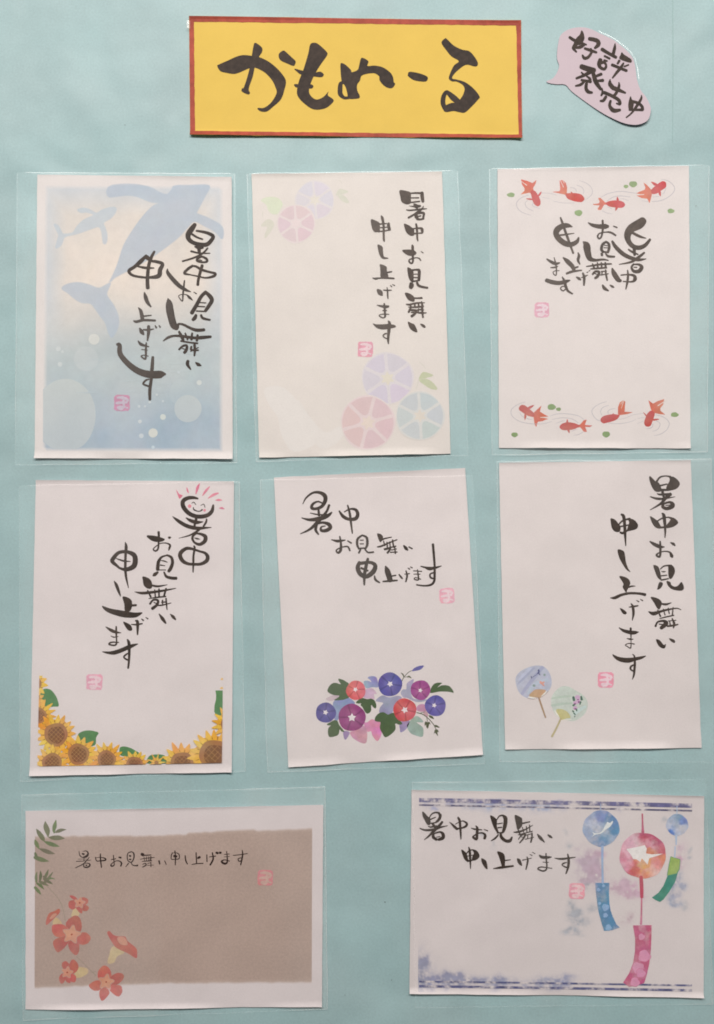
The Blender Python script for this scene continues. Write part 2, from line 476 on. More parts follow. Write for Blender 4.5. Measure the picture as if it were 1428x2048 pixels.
T1 = '''
V 230 440 6.49
C
s 1040 65 50 1000 120 70 955 190 70 960 250 60 1020 300 52 1120 325 55 1200 320 55 1260 260 50 1275 215 48 1220 180 42 1150 160 36 1060 145 26
s 1005 190 30 1070 230 26 1140 255 22
s 1040 350 20 1090 365 45 1145 365 26
s 1090 330 40 1095 400 46 1100 440 30
s 990 410 26 1100 435 22 1235 437 14
s 1205 370 22 1150 430 26 1040 490 26 880 540 22
s 1075 500 45 1130 480 28 1190 510 34 1195 545 28 1130 552 26 1070 530 36 1080 495 30
s 1100 520 10 1130 530 12
C
s 1010 600 34 950 640 36 905 695 36 980 715 18 1080 735 20 1180 755 24 1280 735 36 1305 700 34 1230 680 30 1130 650 34 1060 610 30 1010 600 26
s 1135 595 40 1110 680 40 1085 780 36 1078 845 38
C
s 685 640 14 690 690 46 760 780 56 840 860 54 920 910 40 985 935 12
s 905 790 18 895 880 26 885 980 22 880 1055 16 850 1030 14 830 990 12 870 970 10 930 975 14 970 1010 34 1010 1045 10
s 1025 940 10 1060 960 16
C
s 1180 940 46 1120 1000 46 1060 1110 50 1000 1210 52
s 1180 940 40 1240 1000 56 1260 1050 52 1220 1120 50 1175 1185 40
s 1100 1075 16 1185 1080 14
s 1080 1125 18 1170 1130 16
s 1060 1185 18 1170 1190 20
V 220 620 6.49
s 1120 70 36 1105 105 50 1080 130 40
s 1185 70 30 1210 110 34 1300 132 26
C
s 755 -148 8 770 -90 80 780 0 100 800 100 95 830 200 90 870 240 60
s 870 220 70 900 185 30 960 195 32 1050 240 36 1130 265 44 1225 260 40
s 695 405 14 760 360 34 840 338 30 950 345 36 1100 365 38 1200 360 46 1310 350 34
s 900 285 30 940 360 44 960 410 26
s 980 305 22 1010 385 26
s 1070 305 26 1060 385 34
s 1140 330 30 1130 400 34
s 925 405 24 1040 425 22 1140 435 24
s 900 515 26 950 470 28 1000 465 30 995 520 40 970 555 40
s 940 500 14 990 520 14
s 1060 480 28 1060 520 30 1150 525 22
s 1050 540 14 1150 490 14
s 1100 455 36 1105 530 34 1098 595 24
C
s 1015 665 40 1010 710 44 1050 772 20
s 1115 685 18 1150 710 46 1185 725 16
C
V 230 440 6.49
s 410 465 30 340 540 56 260 610 44 185 665 44 230 720 34 340 745 30 450 750 34 570 730 60 590 650 56 620 575 46 540 545 40 480 535 36 420 490 60
s 515 415 30 480 480 40 445 580 44 430 700 46 425 800 48 430 885 52
s 290 605 18 400 625 34 510 628 16
C
s 385 945 16 400 1000 50 425 1070 48 470 1130 20
C
V 220 620 6.49
s 372 -28 10 405 20 46 425 120 50
s 440 85 24 540 72 16
s 315 145 22 350 155 36 440 135 34 590 140 28
C
s 390 240 20 415 285 56 440 320 26
s 440 258 20 500 262 28 570 250 14
s 505 215 40 505 290 44 490 400 20
s 590 205 14 605 232 26
s 640 205 14 655 225 22
C
s 370 405 16 410 450 40 510 480 14
s 415 515 12 490 525 12
s 475 430 20 470 520 30 470 600 28 460 640 24 410 605 20 440 590 14 500 602 14
C
s 95 450 30 128 460 56 140 580 66 250 710 74 380 800 84 520 840 95 640 840 100 680 835 80 720 835 30
s 560 615 36 553 720 46 545 820 46 540 900 40 525 1000 44 520 1080 42 522 1165 36
s 515 900 14 470 915 26 435 960 26 500 990 26
'''
T2 = '''
V 730 370 10.2
C
f 705 118 860 135 930 170 935 300 930 375 870 405 790 385 740 340 720 250
s 920 180 30 1020 172 36 1130 175 44
s 1160 170 70 1165 250 76 1180 345 60
s 930 272 24 1095 270 28
s 930 365 28 1010 355 30 1115 342 28
f 985 385 1040 395 1075 410 1130 420 1140 450 1080 475 1060 505 1030 480 1000 465 890 435 985 428
s 845 515 20 900 525 30 1030 515 32 1150 500 34 1260 492 14
s 1190 440 14 1165 490 34 1080 560 52 1000 610 40 885 675 40
s 1050 590 56 1040 650 70 1080 700 50
s 1060 590 40 1150 575 50 1200 590 50 1190 650 44 1185 695 50
s 1050 650 28 1140 640 26
s 1060 705 44 1130 710 40 1190 695 40
C
f 795 797 900 835 960 880 1000 900 1000 1010 990 1040 920 1040 850 985 815 910
s 980 900 24 1060 890 30 1150 895 50 1165 940 60 1160 985 36 1100 990 26 990 1000 40
s 1040 805 40 1055 880 46 1062 1000 42 1065 1100 40 1078 1150 22
C
f 755 1340 830 1325 930 1325 1000 1340 1048 1390 1030 1425 980 1450 900 1450 810 1405
s 960 1235 30 970 1270 56 970 1400 52 975 1500 46 975 1570 40 945 1605 36 900 1570 36 905 1530 28 960 1510 26 1050 1490 20 1110 1510 30 1135 1550 22
s 1135 1358 8 1165 1380 22 1190 1395 12
C
V 700 530 8.4
f 965 45 1040 80 1065 110 1065 290 1030 290 990 235 970 150
s 1040 92 30 1120 85 34 1160 100 50 1160 180 52 1155 260 46
s 1060 160 16 1150 158 14
s 1060 215 20 1150 220 20
s 1060 280 28 1165 262 26
f 1010 295 1065 320 1070 360 1035 410 990 390 990 350
s 1125 300 40 1145 345 44 1200 370 40 1300 388 34
C
f 920 475 990 480 1050 515 1085 560 1075 620 1010 610 960 570
s 1060 560 28 1140 562 28 1205 558 36
s 945 665 22 1000 670 34 1080 650 30 1160 640 28 1250 640 16
s 1015 660 28 1020 720 30
s 1085 650 30 1090 710 30
s 1145 640 28 1155 700 28
s 1200 620 20 1215 690 40
s 980 712 14 1100 712 30 1230 700 30
s 1020 720 36 985 795 36
s 1000 760 30 1080 765 40 1110 780 44 1080 830 44 1035 865 46
s 1030 800 24 1070 800 24
s 1130 760 20 1180 755 26 1240 760 14
s 1120 800 24 1200 810 34 1280 808 16
s 1210 720 40 1215 800 36 1225 885 30
s 1150 740 22 1145 800 20
C
f 970 960 1040 985 1085 1010 1130 1110 1118 1135 1060 1115 1000 1060
f 1175 990 1240 1005 1270 1045 1250 1060 1210 1040
C
V 730 370 10.2
f 120 713 220 735 275 765 300 800 300 960 250 970 190 965 140 880
s 290 810 36 350 800 30 440 795 24
s 480 795 56 480 850 66 500 920 60
s 300 880 24 440 870 24
s 300 955 30 400 945 30 490 925 30
s 330 635 20 350 680 56 372 780 50 380 880 46 380 1000 44 385 1130 44 400 1155 20
C
f 255 1225 320 1240 362 1280 365 1350 380 1450 410 1480 465 1490 470 1510 380 1518 330 1490 290 1420 265 1320
C
V 700 530 8.4
f 500 -5 560 5 615 40 620 110 640 215 520 215 510 120 505 50
s 630 130 30 700 118 22
s 375 222 10 430 235 36 500 225 26 640 225 32 738 232 28
C
f 452 410 510 420 545 450 552 500 540 525 480 505 455 460
s 560 425 18 620 432 26 695 428 18
s 620 380 12 630 440 26 632 520 28 638 570 18
s 675 345 10 700 370 22
s 710 332 10 750 350 18
C
s 455 678 14 520 695 36 600 705 50 645 700 36
s 575 655 30 580 720 40 585 800 36 590 860 36 570 890 20 530 885 24 490 855 20 520 835 16 590 830 20 655 835 12
s 550 770 18 615 770 18
C
f 382 988 440 1000 550 1000 640 995 740 1010 772 1035 750 1055 680 1070 600 1085 520 1085 440 1055
s 640 945 20 662 980 50 655 1080 56 645 1180 46 640 1260 40 645 1325 20
s 610 1155 26 580 1165 26 555 1195 22 590 1230 20 640 1245 22
'''
T3 = '''
V 1060 430 5.71
C
s 1285 70 90 1240 110 110 1150 160 95 1110 230 80 1120 300 60 1170 360 52 1240 378 52 1310 350 44 1365 285 30
s 1170 210 30 1250 250 30 1320 270 10
s 1120 398 18 1170 430 26 1230 455 16
s 1185 380 40 1190 460 30
s 935 305 26 975 370 44 1060 450 48 1150 495 44 1240 515 36 1320 505 10
s 1300 435 24 1230 490 34 1150 540 26 1015 568 10
s 1180 565 22 1155 600 26 1180 645 34 1240 645 44 1270 600 44 1240 570 26 1185 568 16
s 1180 600 10 1215 602 14
C
s 935 615 20 955 670 56 1000 740 56 1030 755 36
s 1035 690 16 1110 685 18 1180 695 32 1195 735 44 1160 765 22 1060 762 14
s 1110 635 14 1115 700 26 1105 780 26 1090 850 14
C
s 660 92 10 710 120 38 780 135 50 850 135 60 885 135 36
s 825 68 24 828 150 26 815 240 22 790 275 20 768 250 22 790 215 16 860 200 16 920 205 24 975 238 20
s 950 132 14 990 148 18
C
s 865 310 26 825 340 32 812 395 34 830 425 30
s 865 310 24 895 335 30 900 380 32 885 430 30
s 845 350 12 885 355 10
s 840 378 12 885 380 10
s 830 425 24 885 430 20
s 815 445 30 818 465 28
s 860 445 16 890 475 28 960 480 22
C
s 605 310 16 640 350 80 655 430 75 680 500 60 740 520 34 830 512 24 890 522 14
s 640 592 12 720 580 22 800 568 24 925 562 18
s 710 560 14 730 615 28
s 765 545 12 770 610 24
s 810 548 16 815 605 22
s 855 548 20 860 600 28
s 690 620 16 780 612 22 870 605 20
s 712 680 24 740 650 26 785 655 28 770 700 34 740 725 28
s 735 670 12 775 690 12
s 810 650 16 870 645 14
s 800 690 14 890 675 14
s 858 630 16 865 690 24 878 750 18
s 820 655 16 815 690 14
C
s 825 805 20 845 840 40 890 868 18
s 910 805 14 935 820 28 955 830 12
C
s 345 35 18 365 90 28 385 150 28 410 220 30 435 290 30 460 360 26 490 440 24
s 480 140 10 430 125 50 370 130 60 310 170 70 295 220 66 330 280 64 400 330 64 470 340 56 530 310 46 552 265 22
s 340 235 22 420 225 18 500 213 10
C
s 545 435 14 555 470 32 545 520 32 565 565 16
C
s 375 490 14 420 530 50 480 590 50 500 640 36
s 500 610 26 545 595 18
s 415 672 26 480 650 28 585 635 16
C
s 525 712 14 555 730 34 575 745 16
s 580 720 8 620 705 20 655 690 10
s 600 668 22 615 720 32 612 805 22
s 645 660 12 655 658 14
s 668 645 10 680 638 12
C
s 190 508 18 240 540 34 290 560 36 335 550 16
s 232 605 12 280 602 20 315 590 10
s 272 490 10 290 560 18 298 620 16 295 690 14 268 680 12 262 655 10 290 640 10 330 640 10
C
s 185 750 46 250 770 50 330 780 48 400 765 44 450 750 18
s 365 712 14 390 760 32 405 820 34 430 870 28 480 903 20
s 400 820 12 365 820 14 345 845 16 375 870 16 400 850 14
'''
T4 = '''
V 280 960 7.93
C
s 920 295 30 850 280 50 770 285 60 700 320 66 680 370 68 700 440 70 770 520 68 870 570 66 980 580 66 1080 555 64 1145 490 58 1165 400 32
s 735 600 18 800 640 50 900 670 60 1005 662 12
s 895 590 40 890 650 44 865 730 34
s 520 578 10 600 640 50 700 705 60 800 745 62 920 765 56 1040 758 34 1135 752 10
s 1060 620 24 1050 670 34 1010 735 30
s 940 790 36 880 830 34 780 880 24 620 922 8
s 900 845 30 850 880 36 835 930 38 870 990 36 950 1020 50 1030 970 62 1040 900 64 980 860 44 900 845 28
s 865 915 10 910 930 26 955 938 8
s 822 372 6 855 352 14 890 392 10
s 965 405 8 1015 385 14 1035 435 12
s 850 435 14 860 470 22 920 495 16 960 492 18 990 470 24
C
s 860 1045 24 870 1080 36 852 1200 34 850 1300 36 845 1460 20
s 830 1090 44 740 1085 54 660 1140 64 640 1200 66 680 1280 62 760 1325 50 860 1335 44 970 1330 50 1060 1280 62 1075 1210 60 1030 1155 44 950 1130 36 830 1090 40
C
s 125 890 34 200 920 84 290 940 90 360 945 56 385 940 30
s 300 825 40 303 900 36 300 1000 30 290 1090 30 250 1125 28 215 1095 20 260 1050 16 330 1005 16 420 1000 20 480 1030 32 470 1080 34 460 1115 16
f 450 900 480 895 500 912 470 935 450 918
C
s 430 1195 24 350 1220 34 300 1290 52 288 1370 56 285 1420 56
s 430 1190 30 500 1225 44 520 1310 50 490 1400 56 460 1445 50
s 335 1275 12 390 1285 22 440 1305 10
s 330 1348 24 400 1358 12
s 290 1425 16 410 1425 16
V 160 1070 6.4
s 1000 475 26 960 505 46 940 520 20
s 1080 475 22 1110 530 36 1180 550 40 1235 552 40
C
f 805 530 870 545 915 585 930 650 910 685 860 680 820 640 808 580
s 915 640 24 1000 655 28 1120 635 8
s 705 725 8 800 742 36 950 728 34 1100 705 26 1230 680 10
s 870 708 18 910 790 26
s 960 700 14 968 790 20
s 1015 690 20 1015 780 22
s 1105 685 24 1080 775 26
s 885 812 10 1000 795 20 1100 785 18
s 900 880 26 940 830 24 1000 835 30 990 890 36 930 940 40
s 950 860 14 990 880 14
s 1050 860 20 1100 855 16
s 1000 900 16 1060 895 20 1170 868 10
s 1105 810 20 1110 880 22 1118 955 12
s 1060 835 20 1060 890 14
C
s 1015 1008 12 1060 1070 44 1100 1125 24
s 1158 1010 10 1195 1045 40 1225 1080 20
C
s 585 95 14 595 150 40 588 250 34 585 350 34 585 440 34 595 540 30 625 675 10
s 600 210 44 500 225 44 430 300 54 420 340 50 480 395 34 520 425 30 600 440 50 690 400 66 712 320 66 690 250 60 600 210 40
s 470 300 12 560 330 24 650 338 8
C
s 443 590 12 470 640 40 500 720 34 522 780 14
C
f 548 790 610 795 660 830 672 875 668 925 640 975 580 975 570 880
s 670 900 30 722 896 28
f 288 905 400 940 580 970 700 990 805 990 740 1045 660 1058 540 1048 400 1005 320 960
C
f 556 1108 620 1130 660 1160 672 1215 630 1222 590 1180
s 662 1142 12 730 1145 24 800 1132 18
s 715 1095 20 740 1110 40 742 1200 32 740 1272 18
s 790 1072 10 815 1090 22
s 845 1052 10 872 1070 18
C
s 333 1173 10 400 1215 40 460 1240 36 530 1250 8
s 400 1290 8 440 1305 16 495 1297 8
s 468 1170 20 468 1250 26 472 1330 18 470 1390 24 440 1410 22 375 1395 22 410 1370 20 500 1372 14
C
f 288 1488 400 1485 520 1450 640 1400 750 1388 690 1430 620 1465 500 1515 430 1530 340 1515
s 610 1335 18 630 1380 40 635 1500 34 630 1620 28 620 1700 26
s 620 1510 14 590 1530 24 565 1560 20 600 1590 24 640 1600 16
'''
T5 = '''
V 590 970 4.4625
C
s 70 170 6 100 115 16 160 70 20 220 68 28 265 95 38 270 140 36 240 190 30 190 212 26 150 205 28 160 170 24 205 148 16 250 165 14
s 210 220 20 215 270 24
s 135 250 8 215 265 14 290 262 8
s 60 293 8 130 310 26 220 300 40 290 275 34 328 245 14
s 305 180 22 280 240 22 220 310 34 140 390 24 50 435 8
s 195 350 24 185 400 26 210 440 14
s 195 345 20 250 335 22 300 350 34 315 380 34 280 405 32 235 405 26 235 375 16 270 365 10
C
s 470 182 14 488 250 22 500 340 20 512 430 12
s 395 232 14 430 280 30 480 305 28 540 300 34 560 260 32 540 220 26 490 215 16 440 240 10
C
s 325 488 8 380 500 26 425 495 18 450 490 8
s 400 460 14 410 520 20 408 580 26 385 605 20 370 580 14 420 555 12 470 550 16 490 585 16
s 470 498 12 502 518 16
C
s 600 448 16 560 480 22 555 530 22 570 570 16
s 600 448 16 640 470 22 645 530 24 630 565 18
s 580 492 10 610 492 10
s 580 525 10 612 525 10
s 570 565 14 630 562 14
s 585 575 16 570 605 18
s 620 565 14 650 600 16 700 598 16
C
f 733 433 765 438 785 460 780 490 760 510 742 475
s 770 490 20 800 478 14 860 465 10
s 735 552 12 770 545 18 840 515 14 910 488 10
s 800 540 14 790 500 10
s 820 510 12 825 570 14
s 845 505 10 850 560 12
s 870 490 14 880 555 14
s 795 570 12 900 545 12
s 800 575 16 850 565 18 825 605 18
s 860 580 10 905 570 10
s 850 600 12 912 598 10
s 890 555 12 895 610 14
C
s 970 540 14 990 565 30 1005 580 14
s 1015 552 12 1045 568 14
C
s 650 658 24 635 720 30 620 800 30 618 890 16
s 575 690 30 560 740 40 585 795 40 640 815 40 700 770 44 715 715 36 670 690 28 610 695 30 575 700 30
s 590 740 20 650 765 18
C
s 710 810 12 718 845 22 755 870 14
C
s 808 725 14 825 770 50 850 850 46
s 850 815 16 900 805 12
s 785 860 14 850 855 20 912 850 14
C
s 928 798 12 945 820 18 958 835 12
s 978 795 8 1020 790 12
s 990 765 12 1000 810 18 988 862 14
s 1008 740 8 1022 750 14
s 1028 730 8 1045 738 12
C
s 1058 765 10 1130 770 10
s 1060 795 8 1115 795 10
s 1092 755 10 1098 800 14 1100 845 14 1065 840 12 1075 825 8 1120 840 10
C
s 1122 725 10 1180 738 20 1240 740 24 1305 722 8
f 1160 740 1250 745 1200 762
s 1230 528 22 1238 620 22 1245 720 20 1245 800 22 1240 860 22 1210 890 20 1150 898 16 1085 890 14
s 1240 780 14 1205 795 14 1210 825 18 1240 835 14
'''
T6 = '''
V 1200 940 7.14
C
f 695 100 720 95 780 155 830 180 860 230 870 300 800 312 750 270 710 180
s 800 170 30 850 105 26 930 86 20 1000 98 30
f 985 95 1060 105 1125 170 1130 215 1090 265 1020 290 940 295 950 220 975 180 990 140
s 860 222 26 950 202 20
s 860 285 40 950 285 30
s 880 280 30 890 330 40 905 390 30
s 808 335 10 850 350 30 980 345 36
s 1000 345 50 930 400 50 860 480 36 710 570 10
s 710 380 14 800 408 34 900 410 30 1065 382 8
s 900 480 40 890 525 46 945 550 50 1020 525 60 1030 490 60 990 460 36 920 475 30
s 930 505 14 1000 500 16
C
f 708 660 760 685 820 730 850 780 875 830 820 835 770 805 730 740
s 820 725 20 880 690 22 960 675 20 1000 685 30
f 990 670 1060 690 1108 740 1095 775 1030 815 940 830 940 790 980 740 1000 700
s 860 820 30 950 815 28
s 880 618 20 905 650 50 918 750 44 925 860 32 922 965 14
C
s 708 1020 20 770 1060 50 850 1095 50 910 1098 16
s 852 1020 24 855 1100 34 855 1200 34 840 1240 30 800 1215 30 840 1180 20 920 1160 18 990 1175 26 1015 1220 50 1025 1240 36
s 1000 1035 14 1040 1055 40 1065 1080 18
C
f 755 1358 820 1375 850 1440 870 1550 880 1580 820 1540 780 1450
s 855 1415 14 900 1375 22 960 1362 24 1010 1370 40
f 970 1358 1030 1365 1060 1410 1060 1470 1020 1545 985 1550 970 1500 968 1420
s 870 1445 8 900 1452 20 930 1445 8
s 870 1510 20 950 1500 16
s 870 1570 24 970 1550 20
V 1180 1140 7.14
f 985 172 1030 180 1030 215 1000 260 955 278 960 240
f 1088 155 1140 170 1155 210 1200 235 1250 220 1300 170 1335 245 1310 290 1230 290 1150 265 1100 210
C
f 860 385 940 395 1000 430 1020 480 985 560 950 540 910 470
s 1010 480 24 1080 488 34 1155 465 10
s 830 592 14 900 620 56 1000 590 36 1100 565 30 1230 545 18 1290 565 12
s 960 570 18 1000 660 26
s 1040 555 14 1065 640 18
s 1110 540 16 1125 620 18
s 1180 530 14 1170 640 22
s 990 690 14 1090 665 20 1190 645 18
s 930 800 30 960 740 26 1040 725 36 1080 760 66 1010 825 50
s 980 770 16 1030 775 16
s 1110 725 14 1220 715 14
s 1100 800 26 1180 790 30 1250 775 20
s 1165 690 18 1195 760 36 1185 825 18
s 1130 730 16 1140 780 20
C
f 935 990 990 1000 1045 1065 1078 1055 1065 1110 1025 1115 970 1075
f 1122 972 1190 990 1210 1020 1195 1040 1150 1015
C
V 1200 940 7.14
f 148 690 210 710 262 770 290 810 275 880 210 880 165 830 150 760
s 265 775 20 310 730 26 370 705 26 420 700 40
f 400 695 470 705 520 750 538 795 515 840 440 865 380 870 395 800 410 750
s 270 810 24 400 785 20
s 285 890 30 320 900 36 380 865 30
s 300 635 30 330 660 46 345 760 44 352 900 40 362 1080 14
C
f 248 1135 330 1155 352 1220 365 1310 395 1400 430 1455 370 1420 310 1330 265 1240
C
V 1180 1140 7.14
f 412 88 500 100 555 140 570 190 550 240 530 280 510 320 480 280 460 240 470 190
s 545 245 22 590 230 24 640 228 10
s 285 395 10 350 395 44 440 355 40 560 330 36 700 335 36 780 350 44
C
f 420 542 470 560 520 605 500 632 460 615
s 552 528 12 610 520 28 680 508 20
s 578 475 12 605 520 36 615 620 36 598 715 12
s 655 430 8 690 450 20
s 712 415 8 745 435 20
C
s 410 822 12 480 865 44 580 890 56 640 890 50 690 882 8
s 575 830 34 578 900 24 580 1000 12 575 1110 18 530 1090 14 500 1068 14 550 1045 14 628 1055 16
s 522 975 10 570 985 26 612 985 10
C
f 316 1200 400 1235 500 1250 620 1245 790 1220 740 1265 640 1295 560 1320 480 1318 400 1295 340 1250
s 600 1200 10 628 1230 24 635 1330 34 628 1430 34 620 1500 28 598 1558 10
s 620 1350 20 580 1375 30 575 1415 26 620 1445 20
'''
T7 = '''
V 140 1680 7.14
C
s 135 150 8 145 210 14 185 240 14 240 225 34 265 185 22 240 150 14 190 155 8
s 185 190 26 205 195 26
s 120 265 6 270 265 6
s 205 225 10 205 290 10
s 95 298 12 200 292 10 305 278 8
s 280 240 10 200 330 14 85 390 12
s 205 330 12 205 375 18 260 380 22 290 350 22 270 325 14 210 325 8
s 235 352 20 245 355 20
C
s 438 190 16 442 280 20 455 385 16
s 370 240 16 385 290 14 440 290 14 510 280 22 505 255 18 440 240 10 385 245 8
C
s 595 272 12 660 260 12
s 625 212 14 632 280 14 635 350 14 600 365 22 590 345 16 640 300 10 700 290 14 740 320 22 730 365 20
s 705 240 22 730 245 28
C
s 880 160 14 835 180 14 822 230 14 835 290 14 880 310 16 910 270 18 920 210 22 905 170 18 870 160 10
s 855 218 26 870 222 26
s 855 268 22 872 270 22
s 840 325 16 800 375 10
s 875 310 10 900 350 14 960 360 20 968 350 22
C
s 1030 195 44 1050 205 44
s 1070 212 16 1160 205 14
s 1005 268 8 1100 252 10 1210 242 10
s 1060 230 8 1070 290 10
s 1095 230 8 1098 285 10
s 1130 230 10 1130 285 12
s 1160 225 14 1155 280 18
s 1035 298 10 1170 288 14
s 1040 340 10 1080 325 12 1090 350 18 1040 380 12
s 1110 330 8 1160 315 10
s 1110 355 8 1200 350 8
s 1160 310 12 1160 375 12
C
s 1275 290 22 1285 335 20
s 1355 290 12 1378 340 14
C
V 320 1680 5.95
s 180 122 12 187 200 16 185 290 12
s 150 145 10 138 180 12 140 222 10 185 222 10 230 215 12 228 165 12 190 145 8 150 150 6
s 172 185 30 200 188 26
C
s 302 180 14 310 240 16 330 280 12
C
s 432 145 14 435 210 14 438 270 14
s 455 208 26 475 198 30
s 382 285 10 440 275 12 515 272 12
C
s 560 170 12 562 250 14
s 590 195 10 665 185 12
s 625 145 14 635 220 20 600 290 20
s 672 145 26 688 150 30
s 712 145 26 725 145 28
C
s 765 165 8 828 160 10
s 765 195 6 828 188 8
s 795 128 10 802 200 14 800 260 20 770 275 26 735 250 22 770 230 12 828 245 12
C
s 872 178 10 960 168 10 1040 155 10
s 980 115 10 985 170 18 975 230 18 962 290 14
s 975 205 10 935 215 12 940 245 14 975 240 10
'''
T8 = '''
V 830 1610 7.93
C
f 115 95 160 125 210 180 240 200 240 300 190 300 150 230 120 170
s 225 190 16 270 130 22 330 110 26 380 120 36
f 360 105 415 135 420 180 390 240 340 275 320 255 350 220 375 170
s 240 220 22 325 185 14
s 250 280 20 330 270 20
s 205 325 10 250 340 26 340 320 20
s 280 290 40 310 340 40
s 75 360 16 160 388 30 300 380 40 400 345 28 515 318 8
s 430 260 36 380 320 44 290 410 44 220 480 30 145 542 10
s 290 450 36 290 500 50 340 540 40
s 290 450 20 340 430 26 400 420 30 440 450 50 440 510 56 370 540 40
s 340 500 12 395 492 14
C
f 540 258 600 290 660 340 690 370 660 390 610 350 570 300
s 640 295 12 700 260 14 760 245 18 820 285 34 800 330 36 740 355 26 670 365 26
s 680 190 30 705 240 40 715 340 36 722 440 32 725 530 18
C
s 890 358 10 950 375 26 1060 385 14
s 960 320 14 985 360 40 980 450 44 975 530 40 935 515 40 920 490 26 1000 440 20 1070 435 26 1110 470 40 1100 520 44
s 1090 378 12 1150 400 18
C
V 980 1620 7.14
f 0 70 60 95 95 140 95 230 120 300 110 325 60 260 20 160
s 95 130 14 130 80 20 180 68 24
f 170 60 230 80 248 130 235 230 200 310 165 320 180 230 190 130
s 105 190 16 175 178 12
s 110 245 20 165 238 16
s 100 318 20 175 315 18
s 115 345 20 70 395 26 15 430 12
s 150 320 30 160 380 44 220 430 44 280 430 46 310 380 24
C
f 350 65 440 100 455 120 458 200 440 240 390 275 370 200
s 450 185 26 565 160 16
s 335 308 12 400 305 30 500 270 22 605 210 10
s 400 280 20 430 350 22
s 460 240 14 480 320 14
s 515 225 14 525 310 14
s 560 205 16 565 300 18
s 400 345 12 500 320 14 600 295 16
s 400 410 12 450 350 20 500 340 26 470 400 26 420 460 18
s 440 375 10 480 385 10
s 510 350 14 600 330 14
s 500 410 14 620 380 10
s 595 320 20 595 380 26 580 450 24
s 535 345 14 535 400 14
C
s 675 340 16 715 390 46 775 452 12
s 820 345 14 855 370 36 885 390 12
C
V 830 1610 7.93
f 730 700 790 730 820 770 840 850 860 890 810 880 770 830
s 815 760 16 850 720 20 900 700 18
f 900 695 970 710 1015 770 1015 820 960 865 900 865 910 800 930 750
s 830 800 12 915 785 12
s 830 880 30 920 860 20
s 850 660 18 865 720 36 872 850 34 878 1000 12
C
f 1050 835 1120 870 1140 930 1148 1005 1110 990 1060 910
C
V 980 1620 7.14
f 98 585 160 595 200 630 212 700 205 800 170 805 150 740 125 660
s 215 712 18 290 702 10
s 45 828 12 150 812 36 250 800 30 328 790 26
C
f 382 683 430 700 455 785 420 775 390 735
s 460 708 14 590 678 10
s 525 660 14 535 720 28 510 838 18
s 565 625 8 598 640 14
s 600 595 8 640 615 10
C
f 693 630 750 645 830 650 880 660 850 680 790 690 720 680
s 795 612 18 800 700 22 808 800 22 790 850 24 740 860 22 680 830 20 730 805 18 882 825 10
s 750 735 10 830 738 12
C
s 920 680 10 1010 690 30 1110 680 26 1215 665 10
s 1105 622 18 1118 700 36 1112 800 36 1080 900 18
s 1090 740 12 1040 755 24 1025 775 14 1070 805 22 1110 810 20
'''
# ------------------------------------------------------------------ the board
def grid_mesh(x0, y0, x1, y1, nx, ny, hf):
    V = [W(x0 + (x1 - x0) * i / nx, y0 + (y1 - y0) * j / ny, hf(x0 + (x1 - x0) * i / nx, y0 + (y1 - y0) * j / ny)) for j in range(ny + 1) for i in range(nx + 1)]
    F = [(j * (nx + 1) + i, (j + 1) * (nx + 1) + i, (j + 1) * (nx + 1) + i + 1, j * (nx + 1) + i + 1) for j in range(ny) for i in range(nx)]
    return V, F
V, F = grid_mesh(-190, -190, 1618, 2238, 60, 80, lambda x, y: .0001 * noise.noise(Vector((x * .004, y * .004, 2))))
b0 = len(V); nx, ny = 60, 80
V += [v + Vector((0, .004, 0)) for v in V[:b0]]
rim = [j * (nx + 1) for j in range(ny + 1)] + [ny * (nx + 1) + i for i in range(1, nx + 1)] + [j * (nx + 1) + nx for j in range(ny - 1, -1, -1)] + list(range(nx - 1, 0, -1))
F += [(rim[k], rim[(k + 1) % len(rim)], rim[(k + 1) % len(rim)] + b0, rim[k] + b0) for k in range(len(rim))]
F += [(rim[-1] + b0,) + tuple(r + b0 for r in rim[:-1])]
board = mesh_part('backing_board', V, F, M['board'], None, smooth=False)
board['kind'] = 'structure'; board['label'] = 'pale teal construction paper board behind all the cards'
# the paper's slight crease down the right-hand side
a = Art(lambda x, y: .00012, 0, seed=3); a.lv = 1
a.ground = (.39, .585, .58, 1); a.ink((.33, .50, .48, 1), .14)
a.feather = .8
a.stroke([(1344, -180, 1.2), (1346, 120, 1.6), (1345, 285, .8)])
M['crease'] = M['print']
cr = a.build('paper_crease', M['print'], board)

for x, y, r_ in [(770, 1804, 1.2), (783, 1960, .8), (1392, 412, 1.0), (690, 1990, .7), (250, 250, .8), (1110, 1880 - 1500, .8)]:
    a = Art(lambda x, y: .00012, 0, seed=3); a.lv = 1; a.ground = (.39, .585, .58, 1); a.ink((.12, .15, .14, 1)); a.ellipse(x, y, r_, wob=.2, n=8); a.build('speck', M['print'], board)
def center(q, h=.0003): return W(sum(p[0] for p in q) / 4, max(p[1] for p in q), h)
CARDS = 'summer greeting cards shown on the board'; SLEEVES = 'clear plastic sleeves holding the cards'

